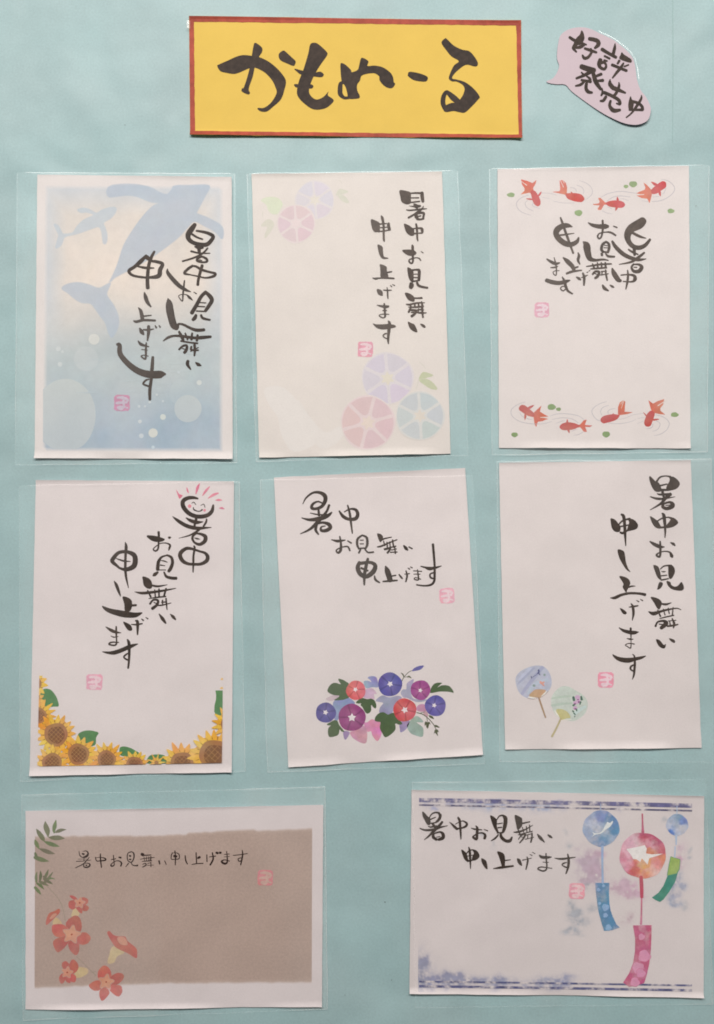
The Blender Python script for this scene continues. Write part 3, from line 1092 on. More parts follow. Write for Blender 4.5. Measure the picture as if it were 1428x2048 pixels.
def tube(pts, r, mat, name, parent, flat=.5):
    """A low rounded ridge (a welded seam or a curled film edge) through pixel points (x, y, height)."""
    V = []; F = []; n = len(pts); m = 6
    for i, (x, y, h) in enumerate(pts):
        a, b = pts[max(0, i - 1)], pts[min(n - 1, i + 1)]
        tx, ty = b[0] - a[0], b[1] - a[1]; l = math.hypot(tx, ty) or 1
        rr = r * (1 + .35 * noise.noise(Vector((x * .05, y * .05, 1))))
        for k in range(m):
            t = 2 * math.pi * k / m; V.append(W(x - ty / l * rr * math.cos(t), y + tx / l * rr * math.cos(t), h + rr * S * flat * math.sin(t)))
    for i in range(n - 1):
        for k in range(m):
            F.append((i * m + k, i * m + (k + 1) % m, (i + 1) * m + (k + 1) % m, (i + 1) * m + k))
    return mesh_part(name, V, F, mat, parent, smooth=True)

def sleeve(quad, label, seed, flap=None):
    t = thing('plastic_sleeve', label, 'plastic sleeve', center(quad), SLEEVES)
    nu, nv = 36, 50
    def hf(x, y, u, v):
        d = min(u * 440, (1 - u) * 440, (1 - v) * 570); e = min(1, d / 13); e = e * e * (3 - 2 * e)
        return .00140 + e * .00125 + e * .00026 * noise.noise(Vector((x * .012, y * .009, seed)))
    def wob(x, y, u, v):
        return (x + (1.6 * noise.noise(Vector((y * .012, seed, u))) if u in (0, 1) else 0), y + (1.8 * noise.noise(Vector((x * .012, seed + 9, v))) if v in (0, 1) else 0))
    V = []; B = []
    us = sorted({i / nu for i in range(nu + 1)} | {.008, .016, .03, .97, .984, .992}); vs = sorted({j / nv for j in range(nv + 1)} | {.006, .013, .024, .976, .987, .994})
    for v in vs:
        for u in us:
            x, y = wob(*bil(quad, u, v), u, v); V.append(W(x, y, hf(x, y, u, v))); B.append(W(x, y, .00032))
    n = len(us)
    F = [(j * n + i, (j + 1) * n + i, (j + 1) * n + i + 1, j * n + i + 1) for j in range(len(vs) - 1) for i in range(n - 1)]
    mesh_part('back_film', B, F, M['film_back'], t)
    mesh_part('front_film', V, F, M['film'], t, smooth=True)
    for side in range(4):
        P = []
        for k in range(41):
            s_ = k / 40; u, v = [(s_, 0), (1, s_), (s_, 1), (0, s_)][side]
            x, y = wob(*bil(quad, u, v), u, v); P.append((x, y, hf(x, y, u, v) + 2e-5))
        tube(P, .95 if side in (1, 3) else .8, M['film_edge'], 'seam', t, .22)
    if flap is not None:                       # where the sleeve's flap is folded over
        P = [(*bil(quad, k / 30, flap), .00215 + .0001 * math.sin(k)) for k in range(31)]
        tube(P, .7, M['film_edge'], 'flap_fold', t, .3)
    return t

def card(quad, label, mat, seed, landscape=False, **kw):
    t = thing('greeting_card', label, 'greeting card', center(quad), CARDS)
    h = sheet(quad, t, mat, seed=seed, **kw)
    return t, h

def paper(name, f=(1, 1, 1), **kw):
    GROUND[0] = tuple(p * q for p, q in zip(PAPER, f)) + (1.0,)
    return sheet_material(name, tuple(p * q for p, q in zip(PAPER, f)), .042, .025, .6, .0026, gs=1200, **kw)

# ------------------------------------------------------------------ title sign
TQ = [(378.3, 33), (1041.7, 42), (1043.9, 277.6), (380.5, 271.5)]
t = thing('title_sign', 'yellow paper title sign with red border and five large black brush characters', 'sign', center(TQ))
M['yellow'] = sheet_material('yellow_paper', alb((232, 193, 92), (226, 216, 208)), .025, .03, .6, .003)
M['red'] = ink_material('red_marker', alb((178, 88, 72), (226, 216, 208)), .14)
h = sheet(TQ, t, M['yellow'], z0=.0002, lift=.0016, seed=4, zone=.06)
a = Art(h, 2e-5, seed=8)
n = 60; IQ = [(388.2, 44.2), (1032, 52), (1037, 270), (390.3, 262.6)]
def inset(q, d):
    c = (sum(p[0] for p in q) / 4, sum(p[1] for p in q) / 4)
    return [(p[0] + d * (1 if p[0] < c[0] else -1), p[1] + d * (1 if p[1] < c[1] else -1)) for p in q]
OQ = inset(TQ, .25)
def quad_ring(q):
    o = []
    for i in range(4):
        A_, B_ = q[i], q[(i + 1) % 4]; m = 60 if i % 2 == 0 else 24
        o += [(A_[0] + (B_[0] - A_[0]) * k / m, A_[1] + (B_[1] - A_[1]) * k / m) for k in range(m)]
    return o
o_, i_ = quad_ring(OQ), quad_ring(IQ)
rnd = random.Random(5)
io = [a.add(x, y, 1.2e-4) for x, y in o_]; ii = [a.add(x + rnd.uniform(-.5, .5), y + rnd.uniform(-.5, .5), 1.2e-4) for x, y in i_]
mid = [a.add((p[0] + q[0]) / 2, (p[1] + q[1]) / 2, 1.2e-4) for p, q in zip(o_, i_)]
for k in range(len(io)):
    j = (k + 1) % len(io); a.f.append([io[k], io[j], mid[j], mid[k]]); a.f.append([mid[k], mid[j], ii[j], ii[k]])
a.build('red_border', M['red'], t)
letters(TITLE, h, t, M['ink'], base=9e-5)
# a wisp of clear tape at the sign's left corner
tp = thing('clear_tape', 'small shiny piece of clear tape by the upper left corner of the yellow sign', 'tape', W(375, 52, .0003), 'clear tape pieces')
V, F = grid_mesh(373, 44, 381, 60, 6, 10, lambda x, y: .0022 - .00004 * abs(x - 377) ** 2 + .0001 * math.sin(y))
mesh_part('tape_strip', V, F, M['tape'], tp, smooth=True)

# ------------------------------------------------------------------ speech bubble
ref = Art(lambda x, y: 0)
ref.V(1080, 40, 5.95)
pts = [ref.P(*p) for p in [(75, 735), (150, 700), (205, 620), (225, 545), (203, 480), (200, 400), (215, 280), (240, 190), (320, 125), (430, 95), (530, 95), (620, 120), (720, 170), (860, 235), (960, 310), (1050, 390), (1110, 480), (1135, 600), (1150, 720), (1190, 840), (1250, 920), (1290, 1000), (1310, 1080), (1285, 1185), (1230, 1235), (1130, 1260), (1000, 1240), (860, 1180), (700, 1090), (500, 950), (370, 850), (300, 775), (200, 770), (110, 757)]]
pts = catmull(pts, True, 3)
bt = thing('speech_bubble_sign', 'pale pink speech bubble cut-out with small black brush characters', 'sign', W(1200, 150, .0003))
M['pink'] = sheet_material('pink_paper', alb((208, 188, 192), (226, 216, 210)), .025, .02, .6, .002)
def bh(x, y): return .0007 + .0012 * max(0, ((x - 1180) + (y - 150)) / 200) ** 2
V = [W(x, y, bh(x, y)) for x, y in pts]; n = len(V); V += [W(x, y, bh(x, y) - .0002) for x, y in pts]
# fill with a fan grid toward the centre so that the sheet can bend
F = []; cx, cy = 1192, 150; rings = [V[:n]]
base = 2 * n; prev = list(range(n))
for r in (.75, .5, .25):
    ids = []
    for x, y in pts:
        X, Y = cx + (x - cx) * r, cy + (y - cy) * r; V.append(W(X, Y, bh(X, Y))); ids.append(len(V) - 1)
    for k in range(n): j = (k + 1) % n; F.append((prev[k], prev[j], ids[j], ids[k]))
    prev = ids
V.append(W(cx, cy, bh(cx, cy))); F += [(prev[k], prev[(k + 1) % n], len(V) - 1) for k in range(n)]
F += [(k, k + n, (k + 1) % n + n, (k + 1) % n) for k in range(n)]
mesh_part('paper', V, F, M['pink'], bt)
letters(BUBBLE, bh, bt, M['ink'], base=9e-5)
tp = thing('clear_tape', 'curved shiny strip of clear tape along the right edge of the pink speech bubble', 'tape', W(1265, 120, .0003), 'clear tape pieces')
tube([(1188 + 8 * math.cos(0) , 64, .0016)] + [(ref.P(x, y)[0] + 1.5, ref.P(x, y)[1] - 1.0, .0016) for x, y in [(720, 170), (860, 235), (970, 315), (1060, 395), (1115, 480), (1145, 600), (1160, 720)]], .9, M['tape'], 'tape_edge', tp)

# ------------------------------------------------------------------ card 1: whales
PAPER_GROUND = GROUND[0]
Q = [(75.5, 350), (464, 355), (466, 918), (70, 916.5)]; WH = (232, 221, 210)
sleeve([(36, 348), (470, 350), (474, 926), (32, 930)], 'clear plastic sleeve around the blue whale card', 1)
t, h = card(Q, 'card with pale blue whales swimming over bubbly water, text in two slanting columns', paper('card_paper_whale'), 1)
a = Art(h, 5e-6, seed=1); rx0, ry0, rx1, ry1 = 90, 371, 447, 903
def wash_at(x, y):
    u, v = (x - rx0) / 357, (y - ry0) / 532
    return wash_col(min(1, max(0, u)), min(1, max(0, v))) if 88 < x < 446 and 372 < y < 902 else PAPER_GROUND
def wash_col(u, v):
    n1 = noise.noise(Vector((u * 3.4, v * 4.6, 1))) * .6 + noise.noise(Vector((u * 9, v * 12, 3))) * .3 + .5
    top = (231, 217, 200); edge = (202, 208, 210); low = (173, 187, 194); green = (188, 199, 194)
    k = min(1, max(0, (v - .35) / .6)); k = k * k * (3 - 2 * k)
    e = max(0, 1 - min(u, 1 - u) / .13, 1 - v / .12) * (1 - k) * .8
    g = math.exp(-((v - .68) / .14) ** 2) * .7
    c = [top[i] * (1 - k) + low[i] * k for i in range(3)]
    c = [c[i] * (1 - e) + edge[i] * e for i in range(3)]; c = [c[i] * (1 - g) + green[i] * g for i in range(3)]
    st = 4.0 * noise.noise(Vector((u * 2.2 + v * 3, v * 26 + 3 * u, 7))) * math.exp(-((v - .62) / .2) ** 2)
    return alb([x + 16 * (n1 - .5) * q_ + st for x, q_ in zip(c, (1.2, .8, .5))], WH)
nu, nv = 40, 60; ids = []
for j in range(nv + 1):
    for i in range(nu + 1):
        u, v = i / nu, j / nv
        d = min(u * 357, (1 - u) * 357, v * 532, (1 - v) * 532)
        ids.append(a.add(rx0 - (4.5 * v) + (rx1 - rx0 + 4.5 * v) * u, ry0 + (ry1 - ry0) * v + 1.5 * u, 5e-6, wash_col(u, v), min(1, d / 7)))
a.f = [[ids[j * (nu + 1) + i], ids[(j + 1) * (nu + 1) + i], ids[(j + 1) * (nu + 1) + i + 1], ids[j * (nu + 1) + i + 1]] for j in range(nv) for i in range(nu)]
a.build('sea_wash', M['pale'], t)
PAPER_GROUND = GROUND[0]; GROUND[0] = wash_at
a = Art(h, 1.5e-5, seed=2); a.feather = 2.4; a.ink(alb((182, 192, 199), WH), .8)
a.run('''V 20 330 2.975
f 575 720 598 690 640 600 680 480 740 380 800 300 850 250 888 228 840 222 760 190 700 182 625 190 590 190 578 160 600 130 660 118 760 120 840 140 890 165 935 178 965 150 985 128 1080 124 1185 126 1160 190 1116 275 1115 292 1180 318 1262 370 1264 440 1225 400 1160 365 1100 338 1060 370 1000 435 900 512 830 560 740 612 660 652 615 680 590 712
f 575 715 600 705 578 760 585 790 620 840 645 900 645 960 612 1025 590 1000 570 940 540 900 505 850 480 825 430 820 390 798 350 765 312 735 350 710 410 702 470 715 530 735''')
a.build('whale', M['pale'], t, 'large blue whale diving')
a = Art(h, 1.5e-5, seed=3); a.feather = 2.0; a.ink(alb((194, 202, 204), WH), .8)
a.run('''V 20 330 2.975
f 265 355 290 365 312 405 325 413 375 405 400 370 440 330 500 300 460 284 425 285 405 270 430 260 470 265 515 288 550 270 600 255 632 258 628 285 600 320 560 345 570 380 580 420 575 465 558 468 552 430 545 390 525 370 470 388 400 412 330 430 315 460 300 485 275 495 285 450 292 420 280 390''')
a.build('whale', M['pale'], t, 'small blue whale')
for cx, cy, r, al, c in [(502, 1038, 31, .75, (226, 222, 208)), (455, 1155, 72, .28, (220, 216, 208)), (1032, 1360, 82, .2, (214, 216, 206)), (1060, 1450, 80, .45, (220, 218, 204)),
                         (853, 1595, 26, .85, (228, 224, 206)), (912, 1500, 16, .8, (224, 224, 208)), (1127, 1296, 14, .8, (222, 222, 210)), (775, 1527, 10, .7, (222, 222, 214)), (783, 1612, 13, .7, (220, 222, 216)),
                         (853, 1680, 9, .7, (214, 222, 220)), (300, 1187, 13, .6, (222, 222, 214)), (290, 1095, 13, .6, (222, 222, 214)), (315, 1112, 8, .5, (222, 222, 214)), (770, 1437, 7, .6, (220, 222, 216)), (805, 1437, 6, .6, (220, 222, 216)), (833, 1412, 7, .7, (222, 224, 216)),
                         (875, 1368, 6, .6, (222, 224, 216)), (912, 1407, 6, .6, (220, 222, 216)), (1005, 1235, 6, .5, (218, 222, 218)), (880, 1240, 5, .5, (218, 222, 218))]:
    nb_ = globals().get('nb_', 0) + 1; a = Art(h, 2.4e-5 + nb_ * 3e-6, seed=int(cx)); a.lv = 1; a.V(20, 330, 2.975); a.ink(alb(c, WH), al); a.ellipse(cx, cy, r, wob=.01, feather=.9, n=36); a.build('bubble', M['pale'], t)
a = Art(h, 2.1e-5, seed=77); a.lv = 1; a.ground = lambda x, y: wash_col(min(1, max(0, (x - rx0) / 357)), min(1, max(0, (y - ry0) / 532))); a.V(20, 330, 2.975); a.ink(alb((220, 217, 202), WH), .45); a.clip = [(89, 371), (447, 371), (447, 903), (87, 903)]
a.ellipse(330, 1490, 182, 215, wob=.01, feather=1.2, n=48); a.build('bubble', M['pale'], t)
a = Art(h, 3e-5, seed=9); rnd = random.Random(9); a.ink(alb((216, 222, 218), WH), .22); a.feather = 0  # whitish ripple lines printed over the sea wash
for i in range(26):
    x = rnd.uniform(100, 400); y = rnd.uniform(700, 790); L = rnd.uniform(20, 46)
    a.stroke([(x, y, .3), (x + L * .5, y + rnd.uniform(-3, 1.5), rnd.uniform(1, 2.2)), (min(446, x + L), y + rnd.uniform(-5, 5), .3)], sub=4, caps=False)
a.build('water_ripple', M['pale'], t)
letters(T1, h, t, M['ink'], base=1.2e-4)
PK = alb((208, 138, 165), WH); seal(h, 229, 790, 260, 822, t, PK, alb((205, 195, 200), WH), 0.02, 1)

# ------------------------------------------------------------------ card 2: pale morning glories
Q = [(503.5, 349), (884, 344), (901, 907.5), (518.6, 915.5)]; WH = (231, 221, 208)
sleeve([(494, 350), (915, 344), (936, 911), (513, 923)], 'clear plastic sleeve around the faded morning glory card', 2)
t, h = card(Q, 'cream card with faded pastel morning glories in two corners, text in two straight columns', paper('card_paper_cream', (1.0, .99, .955)), 2)
def pale_flower(cx, cy, r, rot, base, petal, heart, seed, ba=.55, pa=.6):
    zz = 1.2e-5 + seed * 1e-6; a = Art(h, zz, seed=seed); a.lv = 1; a.ink(alb(base, WH), ba); a.ellipse(cx, cy, r, wob=.035, feather=2.2, n=44)
    o = a.build('morning_glory', M['pale'], t); under = over(alb(base, WH), GROUND[0], ba)
    for k in range(6):
        b = Art(h, zz + 6e-6, seed=seed + k); b.lv = 1; b.ground = under; b.ink(alb([c + b.rnd.uniform(-4, 4) for c in petal], WH), pa); t0 = rot + k * math.pi / 3 + .07; t1 = rot + (k + 1) * math.pi / 3 - .07; tm = (t0 + t1) / 2
        P = lambda rr, th: (cx + rr * r * math.cos(th), cy + rr * r * math.sin(th))
        q = [P(.30, tm), P(.36, tm - .28), P(.62, t0 + .04), P(.90, t0 + .02)] + [P(.955, t0 + (t1 - t0) * i / 5) for i in range(6)] + [P(.90, t1 - .02), P(.62, t1 - .04), P(.36, tm + .28)]
        b.poly_px(catmull(q, True, 3), feather=1.0); b.build('petal', M['pale'], o)
    c = Art(h, zz + 1.2e-5, seed=seed + 30); c.lv = 1; c.ground = under; c.ink(alb(heart, WH), .75)
    q = []
    for k in range(12):
        th = rot + k * math.pi / 6; rr = (.26 if k % 2 == 0 else .15) * r; q.append((cx + rr * math.cos(th), cy + rr * math.sin(th)))
    c.poly_px(catmull(q, True, 3), feather=1.5); c.build('flower_heart', M['pale'], o)
pale_flower(510 + 855 / 7.14, 350 + 365 / 7.14, 38, -1.67, (224, 216, 212), (216, 207, 210), (232, 222, 198), 20)
pale_flower(510 + 588 / 7.14, 350 + 700 / 7.14, 37, -1.65, (232, 212, 206), (222, 192, 192), (236, 216, 206), 40)
WH = (222, 212, 198)
pale_flower(660 + 685 / 5.95, 690 + 400 / 5.95, 51, -1.66, (214, 205, 200), (204, 194, 195), (222, 211, 180), 60, .7, .68)
pale_flower(660 + 450 / 5.95, 690 + 925 / 5.95, 53, -1.32, (222, 198, 190), (214, 180, 175), (224, 207, 182), 80, .7, .7)
pale_flower(660 + 1070 / 5.95, 690 + 845 / 5.95, 47.5, -1.63, (206, 206, 194), (188, 195, 186), (220, 206, 182), 100, .7, .7)
WH = (226, 216, 202)
for v, s_, c, al in [('V 510 350 7.14', 'f 90 370 150 330 250 320 340 345 395 420 370 480 320 560 240 555 190 500 170 440 130 400', (214, 220, 182), .75), ('V 510 350 7.14', 'f 90 735 150 660 210 640 270 690 265 740 220 820 150 905 145 850 180 745', (212, 208, 182), .75),
                     ('V 510 350 7.14', 'f 1160 290 1200 215 1260 215 1330 245 1260 275 1210 295\nf 1190 300 1260 300 1310 340 1340 400 1280 395 1220 350', (210, 208, 182), .8),
                     ('V 660 690 5.95', 'f 1060 400 1100 330 1160 335 1225 365 1150 390 1075 425\nf 1060 420 1150 410 1220 450 1275 525 1210 525 1130 480', (188, 194, 146), .8)]:
    a = Art(h, 1.6e-5, seed=len(s_)); a.ink(alb(c, WH), al); a.feather = 1.0; a.run(v + '\n' + s_); a.build('leaf', M['pale'], t)
for s_ in ['V 660 690 5.95\ns 1060 205 6 1110 245 8 1140 290 4', 'V 660 690 5.95\ns 1050 420 8 1040 480 8 1005 550 4', 'V 510 350 7.14\ns 1190 80 5 1230 100 6 1245 140 4', 'V 510 350 7.14\ns 120 530 8 110 560 10 112 610 5']:
    a = Art(h, 1.6e-5, seed=5); a.ink(alb((206, 202, 178), WH), .6); a.run(s_); a.build('tendril', M['pale'], t)
for s_, al in [('f 148 1345 190 1322 262 1332 340 1410 420 1510 470 1590 440 1660 350 1700 300 1690 250 1600 230 1500 180 1430', .36), ('f 340 1400 400 1480 460 1560 520 1596 590 1560 620 1590 560 1660 480 1680 420 1600', .3)]:  # whitish feathered patches: a reflection on the film, painted onto the card
    a = Art(h, 5e-6 + al * 1e-5, seed=5); a.lv = 1; a.feather = 3; a.ink(alb((232, 226, 212), WH), al); a.run('V 480 330 2.975\n' + s_); a.build('painted_film_reflection', M['pale'], t)
letters(T2, h, t, M['ink_grey'], base=1.5e-4)
PK = alb((226, 140, 156), WH); seal(h, 715.7, 683.8, 745.2, 714, t, PK, alb((236, 212, 204), WH), .02, 2)

# ------------------------------------------------------------------ card 3: goldfish
Q = [(994.4, 339), (1377, 332.5), (1380, 897), (997.7, 896)]; WH = (226, 213, 206)
sleeve([(978, 340), (1417, 333), (1413, 904), (984, 910)], 'clear plastic sleeve around the goldfish card', 3)
t, h = card(Q, 'white card with eight red goldfish along its top and bottom, text in the upper half', paper('card_paper_goldfish', (1, .985, .985)), 3)
a = Art(h, 1e-5, seed=1); a.ink(alb((175, 168, 170), WH), .75); rings = {
'V 1000 350 7.933': 's 450 325 8 330 370 8 260 450 9 275 530 9 350 600 8 490 645 5|s 430 410 7 395 460 8 430 530 8 530 580 5|s 520 450 7 520 500 7 630 540 5|s 650 290 5 800 300 6 900 330 4|s 660 360 4 780 380 5|s 840 420 6 1000 450 6 1180 450 5|s 1250 95 5 1350 130 8 1435 195 8 1462 280 9 1420 350 8 1340 400 5|s 1210 165 6 1290 200 8 1325 260 8 1315 310 6|s 1110 205 6 1180 220 8 1210 265 7',
'V 1170 350 7.14': 's 225 325 6 330 270 8 500 240 8 640 255 8 740 270 5|s 310 375 6 400 320 8 500 305 8 640 320 6|s 240 515 6 300 545 7 385 562 4|s 310 460 5 380 490 6|s 1080 70 5 1180 90 8 1260 160 9 1270 230 9 1200 310 8 1080 370 8 950 385 6|s 800 370 4 900 390 5|s 1150 190 6 1130 250 7 1100 280 5|s 960 320 5 1050 312 6|s 490 345 5 560 350 6 620 375 4',
'V 1010 790 7.516': 's 300 105 6 180 150 8 95 220 9 100 310 9 200 390 9 350 430 9 550 435 7 700 400 5|s 215 265 6 260 325 8 340 360 8 410 372 5|s 670 320 5 760 290 8 900 283 9 1080 310 9 1185 370 8|s 700 370 5 850 345 8 1000 360 8 1095 420 8|s 765 430 5 850 395 7 900 390 5|s 1165 560 7 1100 595 8 1025 607 5|s 1070 515 6 1000 550 5',
'V 1170 790 7.14': 's 300 95 6 180 140 8 100 210 9 105 280 9 160 350 9 230 378 6|s 335 150 6 250 180 8 218 240 8 240 295 6|s 425 195 6 350 210 8 320 245 8 335 275 6|s 330 400 6 450 412 7 600 395 6 720 350 4|s 460 350 5 560 335 6 680 285 5 830 265 5|s 740 335 4 840 325 6|s 740 410 4 830 375 5|s 1000 285 6 1100 310 8 1180 370 9 1195 430 9 1150 510 8 1060 565 8 980 578 5|s 1010 370 6 1060 400 8 1060 450 8 1020 500 8 960 520 5|s 960 410 6 960 450 8 920 478 7 865 485 5'}
k = 0
for v, s_ in rings.items():
    for r in s_.split('|'):
        k += 1; a = Art(h, 1e-5 + k % 5 * 2e-6, seed=k); a.ink(alb((178, 170, 174), WH), .8); a.run(v + '\n' + r); a.build('ripple', M['print'], t)
FISH = [('V 1000 350 7.933', 'p 330 75 430 100 510 135 575 85 560 150 520 215 530 250 500 290 450 290 320 318 385 255 385 215 345 160', 's 325 100 6 420 170 14', 'f 500 250 550 260 590 310 630 390 640 450 625 490 590 503 545 475 515 420 490 320 475 285|f 595 330 640 275 655 275 645 310 615 345|f 415 378 500 380 515 405 430 395'),
('V 1000 350 7.933', 'p 940 95 990 85 1040 130 1060 200 1055 300 1100 310 1030 320 940 300 825 275 870 268 940 265 950 230', 's 955 95 8 1003 200 12|s 985 85 6 1015 135 10', 'f 1030 305 1080 295 1200 295 1290 320 1335 380 1320 415 1280 437 1180 425 1080 390 1045 350|f 1115 270 1145 285 1130 305'),
('V 1170 350 7.14', 'p 180 335 215 330 280 395 300 400 300 430 270 430 225 505 180 505 175 490 205 440 120 435 105 420 190 412 205 385', '', 'f 290 410 340 380 430 368 520 380 565 420 555 455 515 475 430 470 340 455|f 445 370 455 315 480 365|f 430 470 430 520 465 475'),
('V 1170 350 7.14', 'p 830 115 870 140 945 220 950 290 915 410 885 345 800 335 730 300 840 290 730 270 770 245 850 215 855 180', 's 720 292 6 835 284 12', 'f 940 220 1000 160 1090 97 1140 105 1155 140 1145 185 1080 230 1020 270 950 275|f 935 105 980 110 1030 140 990 160 960 135|f 1050 240 1075 240 1078 290 1070 312 1045 270'),
('V 1010 790 7.516', 'p 430 265 490 210 545 160 520 250 560 275 600 300 650 325 530 335 650 362 600 375 560 395 490 405 465 485 440 440 425 330', 's 530 338 10 655 346 5', 'f 205 195 235 155 285 155 340 190 390 235 435 280 430 330 380 325 320 305 240 250 212 230|f 340 190 380 165 435 155 375 210|f 290 290 320 315 310 350 296 380 285 340'),
('V 1010 790 7.516', 'p 1090 455 1130 440 1180 380 1225 375 1195 450 1310 460 1270 485 1200 480 1230 558 1180 555 1125 485 1095 490', '', 'f 815 480 850 435 930 412 1020 420 1110 455 1100 485 1020 520 930 530 870 530 830 510|f 915 415 932 362 945 410|f 930 525 962 578 965 525'),
('V 1170 790 7.14', 'p 465 180 490 110 535 80 570 95 560 240 680 248 600 275 490 290 465 280', 's 500 135 5 540 90 8|s 512 195 5 545 100 8', 'f 215 360 240 315 300 290 400 275 460 283 490 295 450 350 380 380 300 400 265 408 235 395|f 380 285 405 258 400 282'),
('V 1170 790 7.14', 'p 900 75 965 125 1040 85 1125 60 1110 140 1070 190 1070 225 1140 283 1060 275 990 260 940 220 925 170', 's 1035 155 14 1150 80 6', 'f 940 225 990 260 975 330 950 400 930 440 890 455 855 440 838 395 860 320 890 260|f 825 245 870 285 870 310 850 290|f 965 345 1020 340 1055 350 975 370')]
for k, (v, tail, slit, body) in enumerate(FISH):
    low = k > 3
    a = Art(h, 2.6e-5, seed=k); a.ink(alb((192, 58, 54) if low else (200, 74, 68), WH)); a.run(v + '\n' + body.replace('|', '\n'))
    o = a.build('goldfish', M['wash'], t)
    b = Art(h, 1.8e-5, seed=k); b.ink(alb((206, 88, 58) if low else (212, 106, 80), WH)); b.run(v + '\n' + tail); b.build('tail', M['wash'], o)
    if slit:
        c = Art(h, 3.6e-5, seed=k); c.ink(alb((232, 212, 200), WH)); c.run(v + '\n' + slit.replace('|', '\n')); c.build('tail_gap', M['print'], o)
for v, x, y, rx, ry in [((1000, 350, 7.933), 170, 322, 62, 36), ((1000, 350, 7.933), 1240, 608, 62, 48), ((1170, 350, 7.14), 682, 137, 58, 43), ((1170, 350, 7.14), 580, 170, 34, 25), ((1170, 350, 7.14), 1220, 520, 50, 33),
                        ((1010, 790, 7.516), 696, 183, 62, 45), ((1010, 790, 7.516), 800, 216, 38, 27), ((1010, 790, 7.516), 141, 599, 50, 36), ((1170, 790, 7.14), 297, 563, 55, 43), ((1170, 790, 7.14), 1274, 283, 56, 34)]:
    a = Art(h, 1.8e-5, seed=x); a.V(*v); a.ink(alb((128, 152, 92) if y > 250 and v[1] > 700 or v[1] > 700 else (148, 166, 116), WH)); a.ellipse(x, y, rx, ry, wob=.08); a.build('lily_pad', M['wash'], t)
letters(T3, h, t, M['ink_grey'], base=8e-5)
PK = alb((226, 158, 176), WH); GL = alb((234, 210, 212), WH)
seal(h, 1068.8, 606, 1097.6, 635, t, PK, GL, 0, 3)

# ------------------------------------------------------------------ card 4: sunflowers and smiling sun
Q = [(72.5, 960), (468.5, 962.5), (464, 1543.5), (60, 1550.5)]; WH = (210, 197, 192)
sleeve([(40, 971), (479, 964), (491, 1541), (42, 1562)], 'clear plastic sleeve around the sunflower card', 4)
t, h = card(Q, 'white card with a border of yellow sunflowers at the bottom and a smiling pink-rayed sun', paper('card_paper_sunflower', (1, .975, .995)), 4)
CL = [(79.6, 1351), (446.5, 1354), (444.3, 1524.6), (75.7, 1531.9)]
GREEN = alb((88, 128, 82), WH)
for v, s_ in [('V 60 1340 7.14', 'f 140 330 190 275 240 262 310 285 375 365 405 440 415 512 350 520 250 525 150 490'), ('V 60 1340 7.14', 'f 690 920 760 870 850 858 920 868 985 893 950 960 940 1060 850 1085 700 1030'), ('V 240 1340 6.49', 'f 0 1010 60 988 140 1008 200 1040 252 1075 200 1112 20 1110'),
              ('V 240 1340 6.49', 'f 350 1205 380 1115 460 1092 560 1097 620 1140 650 1210 500 1215'), ('V 240 1340 6.49', 'p 1240 262 1336 262 1336 600 1260 608 1225 535 1230 450 1248 380 1250 320')]:
    a = Art(h, 8e-6, seed=len(s_)); a.clip = CL; a.ink(GREEN); a.run(v + '\n' + s_); a.build('leaf', M['wash'], t)
